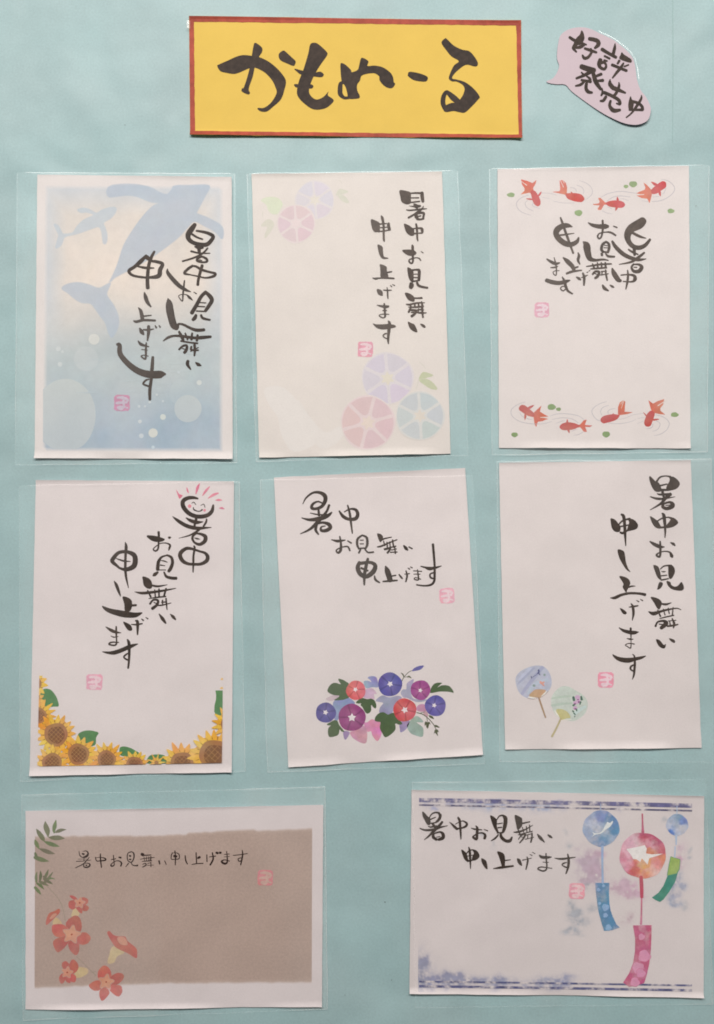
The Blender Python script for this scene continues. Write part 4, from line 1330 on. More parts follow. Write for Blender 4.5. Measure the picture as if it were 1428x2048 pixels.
def sunflower(cx, cy, rd, rp, n, rot, seed, pale=0, z=1.4e-5):
    rnd = random.Random(seed)
    o = None; base = Art(h, z, seed=seed); base.lv = 1; base.clip = CL; base.ink(alb((198 + pale, 140 + pale, 52 + pale), WH)); base.ellipse(cx, cy, rd + (rp - rd) * .38, wob=.03); o = base.build('sunflower', M['wash'], t)
    if o is None:
        o = bpy.data.objects.new('sunflower', None); sc.collection.objects.link(o); o.parent = t
    for k in range(n):
        th = rot + 2 * math.pi * (k + rnd.uniform(-.16, .16)) / n; L = rp * rnd.uniform(.92, 1.06); w = 2 * math.pi * rd / n * .60; r0 = rd * .8
        c, s_ = math.cos(th), math.sin(th)
        q = [(r0, -w * .5), (r0 + (L - r0) * .35, -w * .95), (r0 + (L - r0) * .7, -w * .62), (L, 0), (r0 + (L - r0) * .7, w * .62), (r0 + (L - r0) * .35, w * .95), (r0, w * .5)]
        q = catmull([(cx + x * c - y * s_, cy + x * s_ + y * c) for x, y in q], True, 2)
        b = Art(h, z + (5e-6 + (k % 3) * 5e-6 if k < n - 1 else 2e-5), seed=k); b.lv = 1; b.clip = CL
        b.ink(alb([x + rnd.uniform(-6, 6) + pale for x in (rnd.choice([(228, 166, 54), (220, 152, 48), (232, 172, 58)]))], WH)); b.poly_px(q); b.build('petal', M['wash'], o)
    d = Art(h, z + 2.5e-5, seed=seed); d.lv = 1; d.clip = CL; d.ink(alb((164, 114, 74), WH)); d.ellipse(cx, cy, rd, wob=.05, n=34)
    dd = d.build('seed_disc', M['wash'], o)
    if dd is None: return
    e = Art(h, z + 3.0e-5, seed=seed); e.lv = 1; e.clip = CL; e.ink(alb((130, 88, 62), WH)); e.ellipse(cx + rd * .02, cy + rd * .03, rd * .72, wob=.06, n=30); e.build('seed_centre', M['wash'], dd)
    g = Art(h, z + 3.5e-5, seed=seed); g.lv = 10; g.STEP = 5e-7; g.lv = 10; g.clip = None; g.ink(alb((166, 122, 84), WH))
    for k in range(-2, 3):
        for fl in (0, 1):
            off = k * rd * .27; half = math.sqrt(max(0, (rd * .7) ** 2 - off ** 2)); an = .75 + fl * 1.57
            c, s_ = math.cos(an), math.sin(an); pts_ = [(cx + tt * half * c - off * s_, cy + tt * half * s_ + off * c) for tt in (-1, -.5, 0, .5, 1)]
            pts_ = [p for p in pts_ if clip_ok(p)]
            if len(pts_) > 1: g.stroke([(x, y, .9) for x, y in pts_], sub=3, caps=False)
    g.build('seed_lattice', M['print'], dd)
    m = Art(h, z + 4.5e-5, seed=seed); m.lv = 1; m.ink(alb((120, 86, 58), WH))  # short dark dashes printed around the seed disc
    for k in range(n):
        th = rot + 2 * math.pi * (k + .5 + rnd.uniform(-.2, .2)) / n; p0 = (cx + rd * 1.02 * math.cos(th), cy + rd * 1.02 * math.sin(th)); p1 = (cx + rd * 1.22 * math.cos(th), cy + rd * 1.22 * math.sin(th))
        if clip_ok(p0) and clip_ok(p1): m.stroke([(p0[0], p0[1], 1.3), (p1[0], p1[1], .5)], sub=1, caps=False)
    m.build('petal_dash', M['print'], o)
def clip_ok(p):
    for i in range(4):
        (x0, y0), (x1, y1) = CL[i], CL[(i + 1) % 4]
        if (x1 - x0) * (p[1] - y0) - (y1 - y0) * (p[0] - x0) < 0: return False
    return True
E = lambda x, y: (60 + x / 7.14, 1340 + y / 7.14); G = lambda x, y: (240 + x / 6.49, 1340 + y / 6.49)
for (x, y), rd, rp, n, rot, sd, pl in [(E(40, 185), 18, 31, 13, .2, 1, 6), (E(70, 420), 12, 22, 12, .1, 2, 8), (E(125, 645), 16.5, 37, 15, .1, 3, 0), (E(380, 915), 23.5, 43, 17, .35, 5, 0), (G(1415, 700), 16, 37, 14, .25, 11, 0), (E(1100, 1270), 18.5, 38, 15, .35, 8, 0), (E(700, 1195), 21.5, 38, 15, .1, 7, 0),
                                        (E(325, 1320), 20, 37, 15, .2, 6, 0), (G(195, 1225), 17, 30, 15, .12, 9, 8), (G(480, 1195), 4, 20, 9, .0, 13, 2), (G(810, 1205), 23, 45, 15, .1, 10, 0), (G(1235, 1100), 31.5, 54, 19, .08, 12, 0)]:
    sunflower(x, y, rd, rp, n, rot, sd, pl, z=1.2e-5 + 5.5e-5 * sd)
a = Art(h, 1e-5, seed=2); a.V(240, 1340, 6.49); a.ink(alb((216, 170, 100), WH)); a.ellipse(1325, 115, 18, 16, wob=.3, n=10); a.ellipse(1322, 232, 22, 15, wob=.3, n=10); a.build('petal_tip', M['wash'], t)
letters(T4, h, t, M['ink'], base=6e-5)
RP = alb((208, 108, 128), WH)
for s_ in ['f 575 150 600 185 630 225 680 245 630 297 600 230', 's 745 115 6 755 160 24 770 200 18', 's 950 55 8 918 120 44 890 220 16', 's 1105 108 16 1050 170 40 995 248 12', 's 1245 208 18 1170 235 42 1085 290 12', 's 1200 322 6 1250 316 36 1305 320 8', 's 1258 448 6 1300 445 34 1345 460 6']:
    a = Art(h, 5e-5, seed=4); a.ink(RP); a.run('V 280 960 7.93\n' + s_); a.build('sun_ray', M['wash'], t)
for x, y, r in [(790, 415, 26), (1028, 480, 20)]:
    a = Art(h, 5e-5, seed=4); a.V(280, 960, 7.93); a.ink(alb((212, 122, 138), WH)); a.ellipse(x, y, r, feather=.4); a.build('rosy_cheek', M['wash'], t)
PK = alb((216, 146, 166), WH); GL = alb((218, 190, 192), WH)
seal(h, 173.7, 1348.2, 205.4, 1379, t, PK, GL, 0.01, 4)

# ------------------------------------------------------------------ card 5: bright morning glories
Q = [(548, 955), (930, 936), (965.5, 1508), (577, 1533.5)]; WH = (208, 197, 191)
sleeve([(521, 960), (945, 951), (969, 1526), (535, 1543.5)], 'clear plastic sleeve around the bright morning glory card', 5)
t, h = card(Q, 'tilted white card with a bouquet of purple, blue and red morning glories', paper('card_paper_bouquet', (1, .975, .99)), 5)
G5 = 'V 620 1320 8.925'; H5 = 'V 740 1320 7.933'
for v, s_, c in [(G5, 'f 285 695 350 650 430 625 520 640 430 710 360 725', (188, 164, 172)), (G5, 'f 410 770 500 700 650 660 740 700 800 770 700 830 600 900 500 1060 440 1060', (122, 138, 172)), (G5, 'f 960 385 1030 368 1095 392 1075 350 1030 310 1100 285 1180 305 1212 400 1215 480 1120 478 1000 495', (124, 132, 172)),
                 (G5, 'f 990 530 1080 500 1140 525 1188 600 1140 605 1145 690 1050 680 960 660', (192, 150, 170)), (G5, 'f 600 1265 700 1280 690 1340 630 1418 600 1350', (142, 118, 158)), (G5, 'f 720 1280 850 1240 950 1170 1005 1240 1020 1350 995 1475 900 1465 800 1410 740 1350', (190, 122, 150)),
                 (G5, 'f 960 1120 1020 1110 1100 1055 1180 1080 1250 1100 1245 1200 1275 1310 1205 1440 1120 1350 1090 1265 1020 1270', (202, 112, 146)), (H5, 'f 90 640 190 560 300 590 440 565 500 600 400 700 350 840 290 858 220 830 150 830 160 750 212 680 150 660', (138, 134, 164)),
                 (H5, 'f 488 520 520 465 575 458 585 370 640 325 690 305 670 400 650 500 690 610 890 622 860 650 740 660 640 620 590 595 530 590', (152, 146, 170)), (H5, 'f 735 760 780 705 860 700 870 740 890 800 820 815 750 800', (182, 112, 152)), (H5, 'f 470 1010 520 960 625 960 580 1080 490 1143 475 1090', (132, 112, 162)),
                 (H5, 'f 585 1050 620 980 700 900 750 888 810 930 840 982 735 985 830 1060 845 1140 825 1212 720 1190 640 1150', (138, 160, 146)), (H5, 'f 850 810 900 815 920 880 890 900 850 850', (186, 140, 158))]:
    a = Art(h, 6e-6, seed=len(s_)); a.ink(alb(c, WH), .95); a.feather = .5; a.run(v + '\n' + s_); a.build('watercolour_leaf', M['leafwash'], t)
DG = alb((74, 92, 60), WH)
for v, s_ in [(G5, 'f 312 555 340 470 400 412 470 405 530 425 548 420 515 370 510 330 590 350 650 385 700 440 700 650 640 690 560 712 430 712 500 665 520 632 450 625 390 610'), (G5, 'f 820 755 860 710 930 672 1000 690 1040 692 1090 685 1150 715 1185 800 1172 860 1130 840 1092 800 1090 900 1040 950 990 932 930 830 900 800 915 768 860 775'),
              (G5, 'f 430 1070 490 1080 520 1150 600 1250 612 1280 560 1270 530 1235 515 1310 470 1350 350 1370 320 1290 330 1210 370 1162 335 1165 300 1142 360 1105'), (H5, 'f 75 955 90 890 150 835 220 825 285 860 340 838 400 840 450 920 512 1005 460 1022 402 1005 405 1090 350 1160 245 1222 190 1150 155 1075 165 985 120 975'),
              (H5, 'f 960 460 1000 390 1050 360 1140 358 1110 390 1068 432 1130 400 1220 398 1280 430 1327 514 1240 500 1100 498 960 520')]:
    a = Art(h, 1.6e-5, seed=len(s_)); a.ink(DG); a.run(v + '\n' + s_); a.build('leaf', M['wash'], t)
a = Art(h, 1.2e-5, seed=6); a.ink(alb((84, 86, 64), WH)); a.run(H5 + '''
s 500 345 12 530 280 12 600 200 10 660 165 10
s 530 270 8 600 262 8
f 485 198 520 210 540 240 530 265 515 235
f 580 268 620 245 660 285 620 275
s 740 830 14 840 860 14 930 930 12 1000 1010 12 1050 1100 10
s 800 835 8 860 825 8
s 900 910 9 912 980 9
f 865 1000 880 970 910 985 940 975 960 1025 940 1010 920 1078 895 1065 885 1020 870 1045
f 1010 1170 1030 1100 1070 1100 1088 1140 1068 1140 1075 1200 1040 1160 1025 1150
f 1020 1030 1060 1030 1105 1068 1040 1060
f 930 870 990 890 1012 932 950 910'''); a.build('stem', M['print'], t)
a = Art(h, 2.4e-5, seed=6); a.ink(alb((88, 84, 146), WH)); a.run(H5 + '\nf 665 172 700 125 780 90 855 88 800 148 720 168'); a.build('flower_bud', M['wash'], t)
def glory(cx, cy, r, sx, sy, sr, dark, light, seed):
    a = Art(h, 3.2e-5 + (seed % 3) * 4e-6, seed=seed); rnd = random.Random(seed); n = 60; rings_ = 9; ph = rnd.uniform(0, 6); rot = rnd.uniform(0, 1.2)
    c0 = (sx, sy); ids = []
    for j in range(rings_ + 1):
        f = j / rings_; row = []
        for i in range(n):
            th = 2 * math.pi * i / n; rr = r * (1 + .018 * math.sin(3 * th + ph) + .014 * math.sin(5 * th + ph * 2))
            ox, oy = cx + rr * math.cos(th), cy + rr * math.sin(th); ix, iy = sx + sr * .5 * math.cos(th), sy + sr * .5 * math.sin(th)
            x, y = ix + (ox - ix) * f, iy + (oy - iy) * f
            cre = max(0, math.cos(5 * (th - rot))) ** 14; glow = max(0, 1 - abs(f - .25) / .45) * (1 - .7 * cre) * (.55 + .45 * noise.noise(Vector((math.cos(th) * 2, math.sin(th) * 2, seed)))) 
            dk = 1 - .32 * cre * (1 - f * .5); c = [(dark[k] * (1 - .55 * glow) + light[k] * .55 * glow) * dk for k in range(3)]
            row.append(a.add(x, y, 3.2e-5 + seed % 3 * 4e-6, alb(c, WH)))
        ids.append(row)
    for j in range(rings_):
        for i in range(n): k = (i + 1) % n; a.f.append([ids[j][i], ids[j][k], ids[j + 1][k], ids[j + 1][i]])
    o = a.build('morning_glory', M['wash'], t)
    b = Art(h, 5e-5, seed=seed); b.ink(alb((224, 206, 204), WH)); q = []
    for k in range(10):
        th = rot + .31 + k * math.pi / 5; rr = sr * (1 if k % 2 == 0 else .55); q.append((sx + rr * math.cos(th), sy + rr * math.sin(th)))
    b.poly_px(q); b.build('star_centre', M['print'], o)
def gg(v, cx, cy, r, sx, sy, sr, d, l, sd): x0, y0, s_ = v; glory(x0 + cx / s_, y0 + cy / s_, r / s_, x0 + sx / s_, y0 + sy / s_, sr / s_, d, l, sd)
gv = (620, 1320, 8.925); hv = (740, 1320, 7.933)
gg(gv, 283, 935, 180, 278, 930, 50, (82, 74, 138), (136, 120, 168), 1); gg(gv, 820, 537, 173, 810, 522, 46, (204, 80, 84), (226, 140, 138), 2)
gg(gv, 748, 1020, 243, 748, 1022, 78, (140, 58, 112), (172, 104, 142), 3); gg(hv, 317, 383, 190, 318, 377, 50, (78, 72, 144), (134, 124, 172), 4)
gg(hv, 800, 473, 157, 797, 478, 38, (152, 68, 128), (184, 108, 150), 5); gg(hv, 1037, 722, 166, 1018, 715, 40, (88, 80, 148), (140, 132, 172), 6); gg(hv, 550, 787, 183, 550, 788, 56, (192, 54, 60), (218, 112, 104), 7)
letters(T5, h, t, M['ink'], base=6e-5)
PK = alb((222, 150, 164), WH); GL = alb((218, 196, 196), WH)
seal(h, 879, 1176.5, 908, 1206, t, PK, GL, -0.07, 5)

# ------------------------------------------------------------------ card 6: round fans
Q = [(997.7, 925.5), (1380.5, 920.3), (1402, 1495), (1010, 1498)]; WH = (210, 197, 191)
sleeve([(993, 923), (1421, 918), (1436, 1524), (999, 1522)], 'clear plastic sleeve around the card with two round fans', 6, flap=None)
t, h = card(Q, 'white card with two small round paper fans at lower left, text in two straight columns', paper('card_paper_fans', (1, .975, .985)), 6)
FV = 'V 1020 1320 8.4\n'
a = Art(h, 1e-5, seed=1); a.ink(alb((170, 169, 184), WH), .95); a.feather = .5; a.run(FV + 'f 90 330 130 230 220 160 340 110 460 90 570 115 650 200 690 320 690 420 640 520 560 590 500 625 400 650 300 640 200 590 130 500')
o = a.build('round_fan', M['wash'], t, 'lavender fan with a goldfish'); FANG = GROUND[0]; GROUND[0] = alb((170, 169, 184), WH)
a = Art(h, 1.8e-5, seed=1); a.feather = 1.2
for s_, c, al in [('s 130 400 20 250 280 40 400 130 30', (146, 146, 170), .5), ('s 200 560 50 330 380 60 540 120 60', (148, 145, 174), .55), ('s 150 330 30 240 230 50 340 140 40', (188, 186, 206), .5), ('s 300 560 40 420 400 60 620 330 60', (180, 190, 198), .5)]:
    a.ink(alb(c, WH), al); a.run(FV + s_)
a.build('brush_streak', M['wash'], o)
a = Art(h, 3e-5, seed=2); a.ink(alb((186, 146, 104), WH), .95); a.feather = .5; a.run(FV + 'f 320 600 370 530 440 490 590 500 560 560 500 630 440 625'); a.build('fan_base', M['wash'], o)
a = Art(h, 3.4e-5, seed=2); a.ink(alb((160, 128, 102), WH)); a.run(FV + 's 480 630 30 530 780 30 592 960 26'); a.build('handle', M['wash'], o)
a = Art(h, 3.4e-5, seed=2); a.ink(alb((224, 210, 196), WH)); a.run(FV + 's 305 620 20 370 628 26 440 640 8;s 520 605 8 575 560 22 610 520 10'); a.build('fan_gap', M['print'], o)
a = Art(h, 3.8e-5, seed=2); a.ink(alb((170, 140, 122), WH)); a.run(FV + 's 290 640 6 380 655 7 450 640 6;s 510 625 6 590 570 7 640 515 6'); a.build('fan_rim', M['print'], o)
a = Art(h, 3.8e-5, seed=2); a.ink(alb((206, 132, 112), WH)); a.run(FV + 's 480 345 30 520 375 36 565 425 24;s 500 390 14 565 370 30'); a.build('goldfish', M['wash'], o)
a = Art(h, 3.8e-5, seed=3); a.ink(alb((82, 84, 120), WH)); a.run(FV + 's 475 165 28 480 200 26 445 235 12;s 480 220 20 500 250 14;s 350 270 14 360 300 16;s 370 285 8 440 245 8'); a.ink(alb((132, 146, 140), WH)); a.run(FV + 'e 575 245 20 20\ne 400 425 24 20'); a.build('fan_pattern', M['wash'], o)
GROUND[0] = FANG
a = Art(h, 1e-5, seed=5); a.ink(alb((186, 190, 178), WH), .95); a.feather = .5; a.run(FV + 'f 688 700 715 580 790 490 870 440 980 445 1080 500 1200 570 1280 660 1300 760 1260 880 1180 960 1080 1015 950 1010 830 965 730 860')
o = a.build('round_fan', M['wash'], t, 'pale green fan with a flower spray'); FANG = GROUND[0]; GROUND[0] = alb((186, 190, 178), WH)
a = Art(h, 1.8e-5, seed=1); a.feather = 1.2
for s_, c, al in [('s 700 640 30 900 610 40 1020 600 20', (166, 178, 158), .5), ('s 700 760 40 880 730 44 1040 720 20', (160, 174, 156), .5), ('s 1080 900 60 1180 820 60 1260 780 40', (186, 200, 198), .6)]:
    a.ink(alb(c, WH), al); a.run(FV + s_)
a.build('brush_streak', M['wash'], o)
a = Art(h, 3e-5, seed=2); a.ink(alb((186, 172, 112), WH), .95); a.feather = .5; a.run(FV + 'f 770 835 860 822 960 870 1010 960 940 975 870 1000 830 960'); a.build('fan_base', M['wash'], o)
a = Art(h, 3.4e-5, seed=2); a.ink(alb((178, 160, 118), WH)); a.run(FV + 's 850 975 30 780 1130 32 700 1280 34'); a.build('handle', M['wash'], o)
a = Art(h, 3.4e-5, seed=2); a.ink(alb((224, 212, 198), WH)); a.run(FV + 's 745 840 8 775 890 24 820 950 8;s 880 1000 8 960 1000 18 1030 990 8'); a.build('fan_gap', M['print'], o)
a = Art(h, 3.8e-5, seed=2); a.ink(alb((86, 106, 92), WH)); a.run(FV + 's 1060 620 40 1070 670 44;s 1190 610 30 1200 660 40;s 1180 700 30 1170 740 20;s 1055 760 30 1080 740 30;s 1110 820 26 1115 850 20;s 1060 860 24;s 1070 890 24 1090 910 22;s 1080 950 18 1085 935 14;s 1050 850 26 1065 870 20'); a.ink(alb((196, 160, 182), WH)); a.run(FV + 'e 1130 620 44 36\ne 1140 690 40 40\ne 1090 715 34 34\ne 1090 800 38 34'); a.ink(alb((136, 88, 124), WH)); a.run(FV + 'e 1135 655 18 16\ne 1150 700 14 16\ne 1088 730 12 14\ne 1090 815 14 14'); a.build('flower_spray', M['print'], o)
GROUND[0] = FANG
letters(T6, h, t, M['ink'], base=6e-5)
PK = alb((222, 132, 152), WH); GL = alb((234, 196, 198), WH)
seal(h, 1195.5, 1344, 1226, 1374.5, t, PK, GL, 0.02, 6)

# ------------------------------------------------------------------ card 7: brown panel with trumpet flowers
Q = [(52, 1621), (646.7, 1609), (644, 2011.5), (52, 2017.6)]; WH = (198, 181, 178)
sleeve([(45, 1588), (650, 1572), (655, 2016), (47, 2038)], 'clear plastic sleeve around the brown landscape card', 7)
t, h = card(Q, 'landscape card with a brown-grey panel, orange trumpet flowers and one line of small text', paper('card_paper_trumpet', (.97, .935, .965)), 7)
a = Art(h, 6e-6, seed=1); nu, nv = 90, 60; ids = []
for j in range(nv + 1):
    for i in range(nu + 1):
        u, v = i / nu, j / nv; x = 71 + (624.5 - 71) * u - (1.0 * v)
        top = 1540 + (272 - 10 * u - 24 * max(0, (u - .5) * 2) ** .8 + (14 if u > .6 else 0) * 0) / 2.1 - 0; top += 2.0 * noise.noise(Vector((u * 9, 0, 3))) + 1.8 * noise.noise(Vector((u * 40, 0, 4))) + (-3 if .55 < u < .8 else 0)
        bot = 1540 + (918 - 20 * min(1, u * 2) - 6 * max(0, u - .5)) / 2.1 + 2.6 * noise.noise(Vector((u * 8, 5, 3))) + 1.8 * noise.noise(Vector((u * 38, 5, 4)))
        y = top + (bot - top) * v; d = min(v * (bot - top), (1 - v) * (bot - top)); nn = noise.noise(Vector((u * 7, v * 5, 2)))
        pale = max(0, 1 - d / 9) * .6
        c = [q_ * (1 + .03 * nn) * (1 - pale) + w_ * pale for q_, w_ in zip((163, 136, 127), (186, 160, 151))]
        ids.append(a.add(x, y, 6e-6, alb(c, WH), min(1, d / 4)))
a.f = [[ids[j * (nu + 1) + i], ids[(j + 1) * (nu + 1) + i], ids[(j + 1) * (nu + 1) + i + 1], ids[j * (nu + 1) + i + 1]] for j in range(nv) for i in range(nu)]
M['panel'] = print_material('brown_paper_print', .93, 1.07, 900); PRINTS.add(M['panel'].name)
a.build('brown_panel', M['panel'], t)
PG = GROUND[0]; PANEL = alb((163, 136, 127), WH)
GROUND[0] = lambda x, y: PANEL if 1670 < y < 1975 and x > 72 else PG
LG = alb((104, 104, 78), WH)
k = 0
for s_ in ['s 143 395 8 200 480 86 275 590 100 320 665 24', 's 338 230 8 350 340 104 385 450 110 400 565 24', 's 572 200 8 545 320 84 525 420 66 530 490 20', 's 548 475 20 620 445 74 700 420 62 790 412 8', 's 415 580 20 520 590 96 640 590 96 760 605 8', 's 320 670 20 420 710 84 530 745 80 645 778 8', 's 120 640 30 150 720 90 200 815 30', 's 210 825 20 310 860 80 420 900 86 545 935 8', 's 120 915 40 135 960 60 160 990 30', 's 115 1010 70 200 1040 96 300 1070 84 415 1095 8',
           's 160 1320 10 140 1430 60 150 1540 40', 's 235 1300 10 240 1400 66 225 1510 40', 's 405 1270 8 370 1370 60 310 1480 50', 's 510 1320 8 450 1400 40 390 1480 50', 's 550 1480 8 460 1460 40 380 1480 60', 's 500 1590 8 420 1540 60 330 1500 50', 's 410 1620 10 300 1570 70 210 1530 40', 's 310 1700 10 240 1620 66 160 1570 40', 's 245 1810 10 190 1740 66 120 1660 60', 's 300 1420 40 370 1500 70 300 1560 40']:
    k += 1; a = Art(h, 1.6e-5 + k % 3 * 4e-6, seed=k); a.ink(alb((98 + k % 3 * 5, 98 + k % 4 * 4, 72 + k % 3 * 4), WH), .95); a.run('V 60 1620 10.78\n' + s_); a.build('leaf', M['wash'], t)
a = Art(h, 1.4e-5, seed=3); a.ink(alb((132, 118, 100), WH), .8); a.run('V 80 1770 6.8\ns 100 10 6 200 110 6 300 260 6 350 480 5\ns 500 960 5 620 1080 5 770 1225 8\ns 700 1180 5 770 1170 4'); a.build('stem', M['print'], t)
Y7 = alb((192, 160, 116), WH); 
for s_ in ['f 470 310 520 330 530 400 440 420 450 360', 'f 230 440 300 520 190 530 190 480', 'f 1000 830 1150 900 1050 960 1010 1040 930 1050 950 950', 'f 500 1120 640 1130 640 1200 500 1250']:
    a = Art(h, 1.4e-5, seed=3); a.ink(Y7, .75); a.feather = 1.6; a.run('V 80 1770 6.8\n' + s_); a.build('flower_tube', M['wash'], t)
P7 = lambda x, y: (80 + x / 6.8, 1770 + y / 6.8)
def trumpet(cx, cy, petals, heart, seed, heartpts=None):
    o = None
    for k, q in enumerate(petals):
        a = Art(h, 2.2e-5 + (k % 3) * 4e-6, seed=seed + k); rr = a.rnd.uniform(-10, 10); a.ink(alb((172 + rr, 84 + rr * .6, 74 + rr * .5), WH), .95); a.feather = .5; a.rough = .25; a.V(80, 1770, 6.8); a.fill(q)
        if o is None: o = a.build('trumpet_flower', M['wash'], t)
        else: a.build('petal', M['wash'], o)
    a = Art(h, 3.8e-5, seed=seed); a.ink(alb((196, 126, 98), WH), .8); a.feather = 1.8; a.V(80, 1770, 6.8); q = []
    for k in range(10):
        th = -1.4 + k * math.pi / 5; rr = heart * (1 if k % 2 == 0 else .55); q.append((cx + rr * math.cos(th), cy + rr * math.sin(th)))
    a.fill(q); a.build('flower_heart', M['wash'], o)
    a = Art(h, 4.6e-5, seed=seed); a.ink(alb((150, 72, 58), WH)); a.V(80, 1770, 6.8); a.ellipse(cx, cy, 12); a.build('flower_eye', M['print'], o)
trumpet(437, 665, [[(440, 660), (365, 560), (375, 480), (480, 410), (550, 450), (572, 560), (540, 640)], [(437, 665), (340, 540), (200, 530), (165, 580), (190, 660), (250, 700), (380, 700)], [(437, 665), (330, 690), (215, 730), (185, 790), (240, 905), (330, 850), (400, 760)], [(437, 665), (390, 770), (410, 870), (490, 945), (535, 890), (535, 780), (500, 700)], [(437, 665), (560, 640), (640, 645), (695, 710), (650, 785), (560, 800), (480, 740)]], 125, 1)
trumpet(905, 1310, [[(905, 1310), (810, 1290), (795, 1170), (870, 1090), (940, 1120), (975, 1200), (950, 1280)], [(905, 1310), (990, 1220), (1080, 1185), (1145, 1220), (1120, 1290), (1040, 1350), (960, 1350)], [(905, 1310), (1000, 1350), (1100, 1360), (1122, 1440), (1075, 1505), (1000, 1470), (930, 1390)], [(905, 1310), (930, 1400), (945, 1470), (850, 1565), (812, 1480), (830, 1400), (870, 1340)], [(905, 1310), (860, 1380), (800, 1425), (730, 1420), (670, 1360), (740, 1300), (830, 1290)]], 105, 20)
trumpet(545, 235, [[(545, 235), (470, 200), (410, 140), (460, 140), (520, 190)], [(545, 235), (480, 310), (440, 325), (398, 290), (400, 220), (470, 200)], [(545, 235), (560, 170), (620, 165), (662, 200), (640, 250), (580, 270)], [(545, 235), (630, 265), (670, 300), (640, 345), (580, 330)], [(545, 235), (580, 330), (570, 380), (520, 340), (500, 300)]], 70, 40)
trumpet(375, 1180, [[(375, 1180), (310, 1110), (310, 1050), (360, 1030), (410, 1080), (420, 1140)], [(375, 1180), (400, 1080), (440, 1010), (485, 1020), (525, 1080), (515, 1150), (450, 1200)], [(375, 1180), (450, 1200), (495, 1240), (480, 1310), (420, 1300), (380, 1250)], [(375, 1180), (400, 1260), (420, 1320), (370, 1310), (350, 1250)], [(375, 1180), (350, 1280), (300, 1335), (265, 1270), (290, 1210)]], 75, 60)
for k, (s_, s2) in enumerate([('f 275 325 270 370 220 420 170 470 95 535 92 470 130 380 200 350 250 320', 'f 230 390 180 440 140 450 190 390'), ('f 920 640 950 620 1000 670 1060 690 1160 695 1200 760 1310 850 1325 930 1310 985 1200 920 1080 865 1020 820 950 710', 'f 1060 710 1150 710 1190 800 1100 790')]):
    a = Art(h, 2.4e-5, seed=k); a.ink(alb((172, 86, 74), WH), .95); a.feather = .5; a.run('V 80 1770 6.8\n' + s_); o = a.build('trumpet_flower', M['wash'], t, 'side-on flower')
    a = Art(h, 3.4e-5, seed=k); a.ink(alb((196, 122, 98), WH), .7); a.feather = .8; a.run('V 80 1770 6.8\n' + s2); a.build('flower_throat', M['wash'], o)
letters(T7, h, t, M['ink_brown'], base=6e-5)
PK = alb((186, 108, 112), WH); GL = alb((180, 146, 136), WH)
seal(h, 515.8, 1739, 546, 1770, t, PK, GL, 0.01, 7)

# ------------------------------------------------------------------ card 8: wind chimes
Q = [(823, 1578.6), (1407, 1591), (1406, 1993), (818.6, 1984.7)]; WH = (204, 188, 184)
sleeve([(824, 1563), (1411, 1557), (1424, 2006), (831, 2013)], 'clear plastic sleeve around the wind chime card', 8)
t, h = card(Q, 'landscape card with blue, pink and green watercolour wind chimes and dashed ink lines', paper('card_paper_chimes', (.97, .94, .96)), 8)
hb = h
def h(x, y): return hb(x, y) + 9e-5
def lines(s_, w, y0, y1, name, seedn, c, n=1):
    a = Art(h, 3.2e-5, seed=seedn); a.lv = 1; a.ink(alb(c, WH), .95)
    a.stroke([(838, y0, w), (1100, (y0 + y1) / 2 - .6, w), (1383, y1, w)], sub=10, caps=False); a.build(name, M['dry'], t)
lines('', 8.5, 1599, 1610.5, 'ink_line', 1, (92, 86, 122)); lines('', 3.4, 1609, 1620.5, 'ink_line', 2, (78, 72, 100)); lines('', 3.8, 1961.5, 1969.5, 'ink_line', 3, (82, 82, 116)); lines('', 5, 1971, 1979.3, 'ink_line', 4, (84, 82, 116))
spots = []
for pts_, c, al in [([(940, 1606, 16, 8), (985, 1610, 22, 9), (1070, 1612, 24, 8), (1090, 1618, 16, 6)], (140, 148, 184), .8), ([(843, 1940, 9, 26), (850, 1962, 12, 12), (848, 1925, 14, 10), (875, 1955, 12, 10), (905, 1953, 20, 9), (925, 1962, 22, 8)], (104, 106, 146), .85),
                    ([(970, 1960, 26, 6), (1000, 1963, 22, 7), (1095, 1962, 24, 8), (1110, 1970, 18, 8), (1125, 1956, 16, 6)], (112, 116, 158), .8), ([(1168, 1712, 12, 14), (1180, 1730, 14, 16), (1178, 1752, 20, 14), (1192, 1745, 10, 22)], (178, 140, 162), .85), ([(1230, 1773, 14, 8), (1248, 1766, 12, 10), (1256, 1783, 16, 8), (1275, 1790, 10, 6)], (198, 148, 168), .85),
                    ([(1362, 1706, 7, 14), (1363, 1726, 7, 8)], (196, 140, 166), .8), ([(1340, 1798, 9, 8), (1352, 1806, 7, 5), (1364, 1772, 7, 6), (1356, 1750, 6, 8), (1345, 1770, 5, 10)], (140, 144, 172), .85), ([(1172, 1771, 6, 6), (1140, 1808, 6, 8), (1160, 1840, 14, 8), (1138, 1862, 12, 5), (1160, 1865, 9, 4), (1146, 1825, 10, 10), (1184, 1816, 8, 6)], (150, 148, 160), .85),
                    ([(1250, 1838, 9, 6), (1258, 1836, 6, 9)], (190, 148, 158), .7), ([(1380, 1700, 3, 4), (1381, 1712, 3, 3), (1370, 1812, 5, 6), (1131, 1665, 4, 5), (965, 1670, 6, 4), (1140, 1690, 5, 5), (986, 1690, 4, 5), (1330, 1640, 5, 5)], (168, 162, 170), .8)]:
    for x, y, rx_, ry_ in pts_: spots.append((x, y, rx_ * 1.35, ry_ * 1.3, [v_ * .75 + 34 for v_ in c], al))
rnd = random.Random(12)
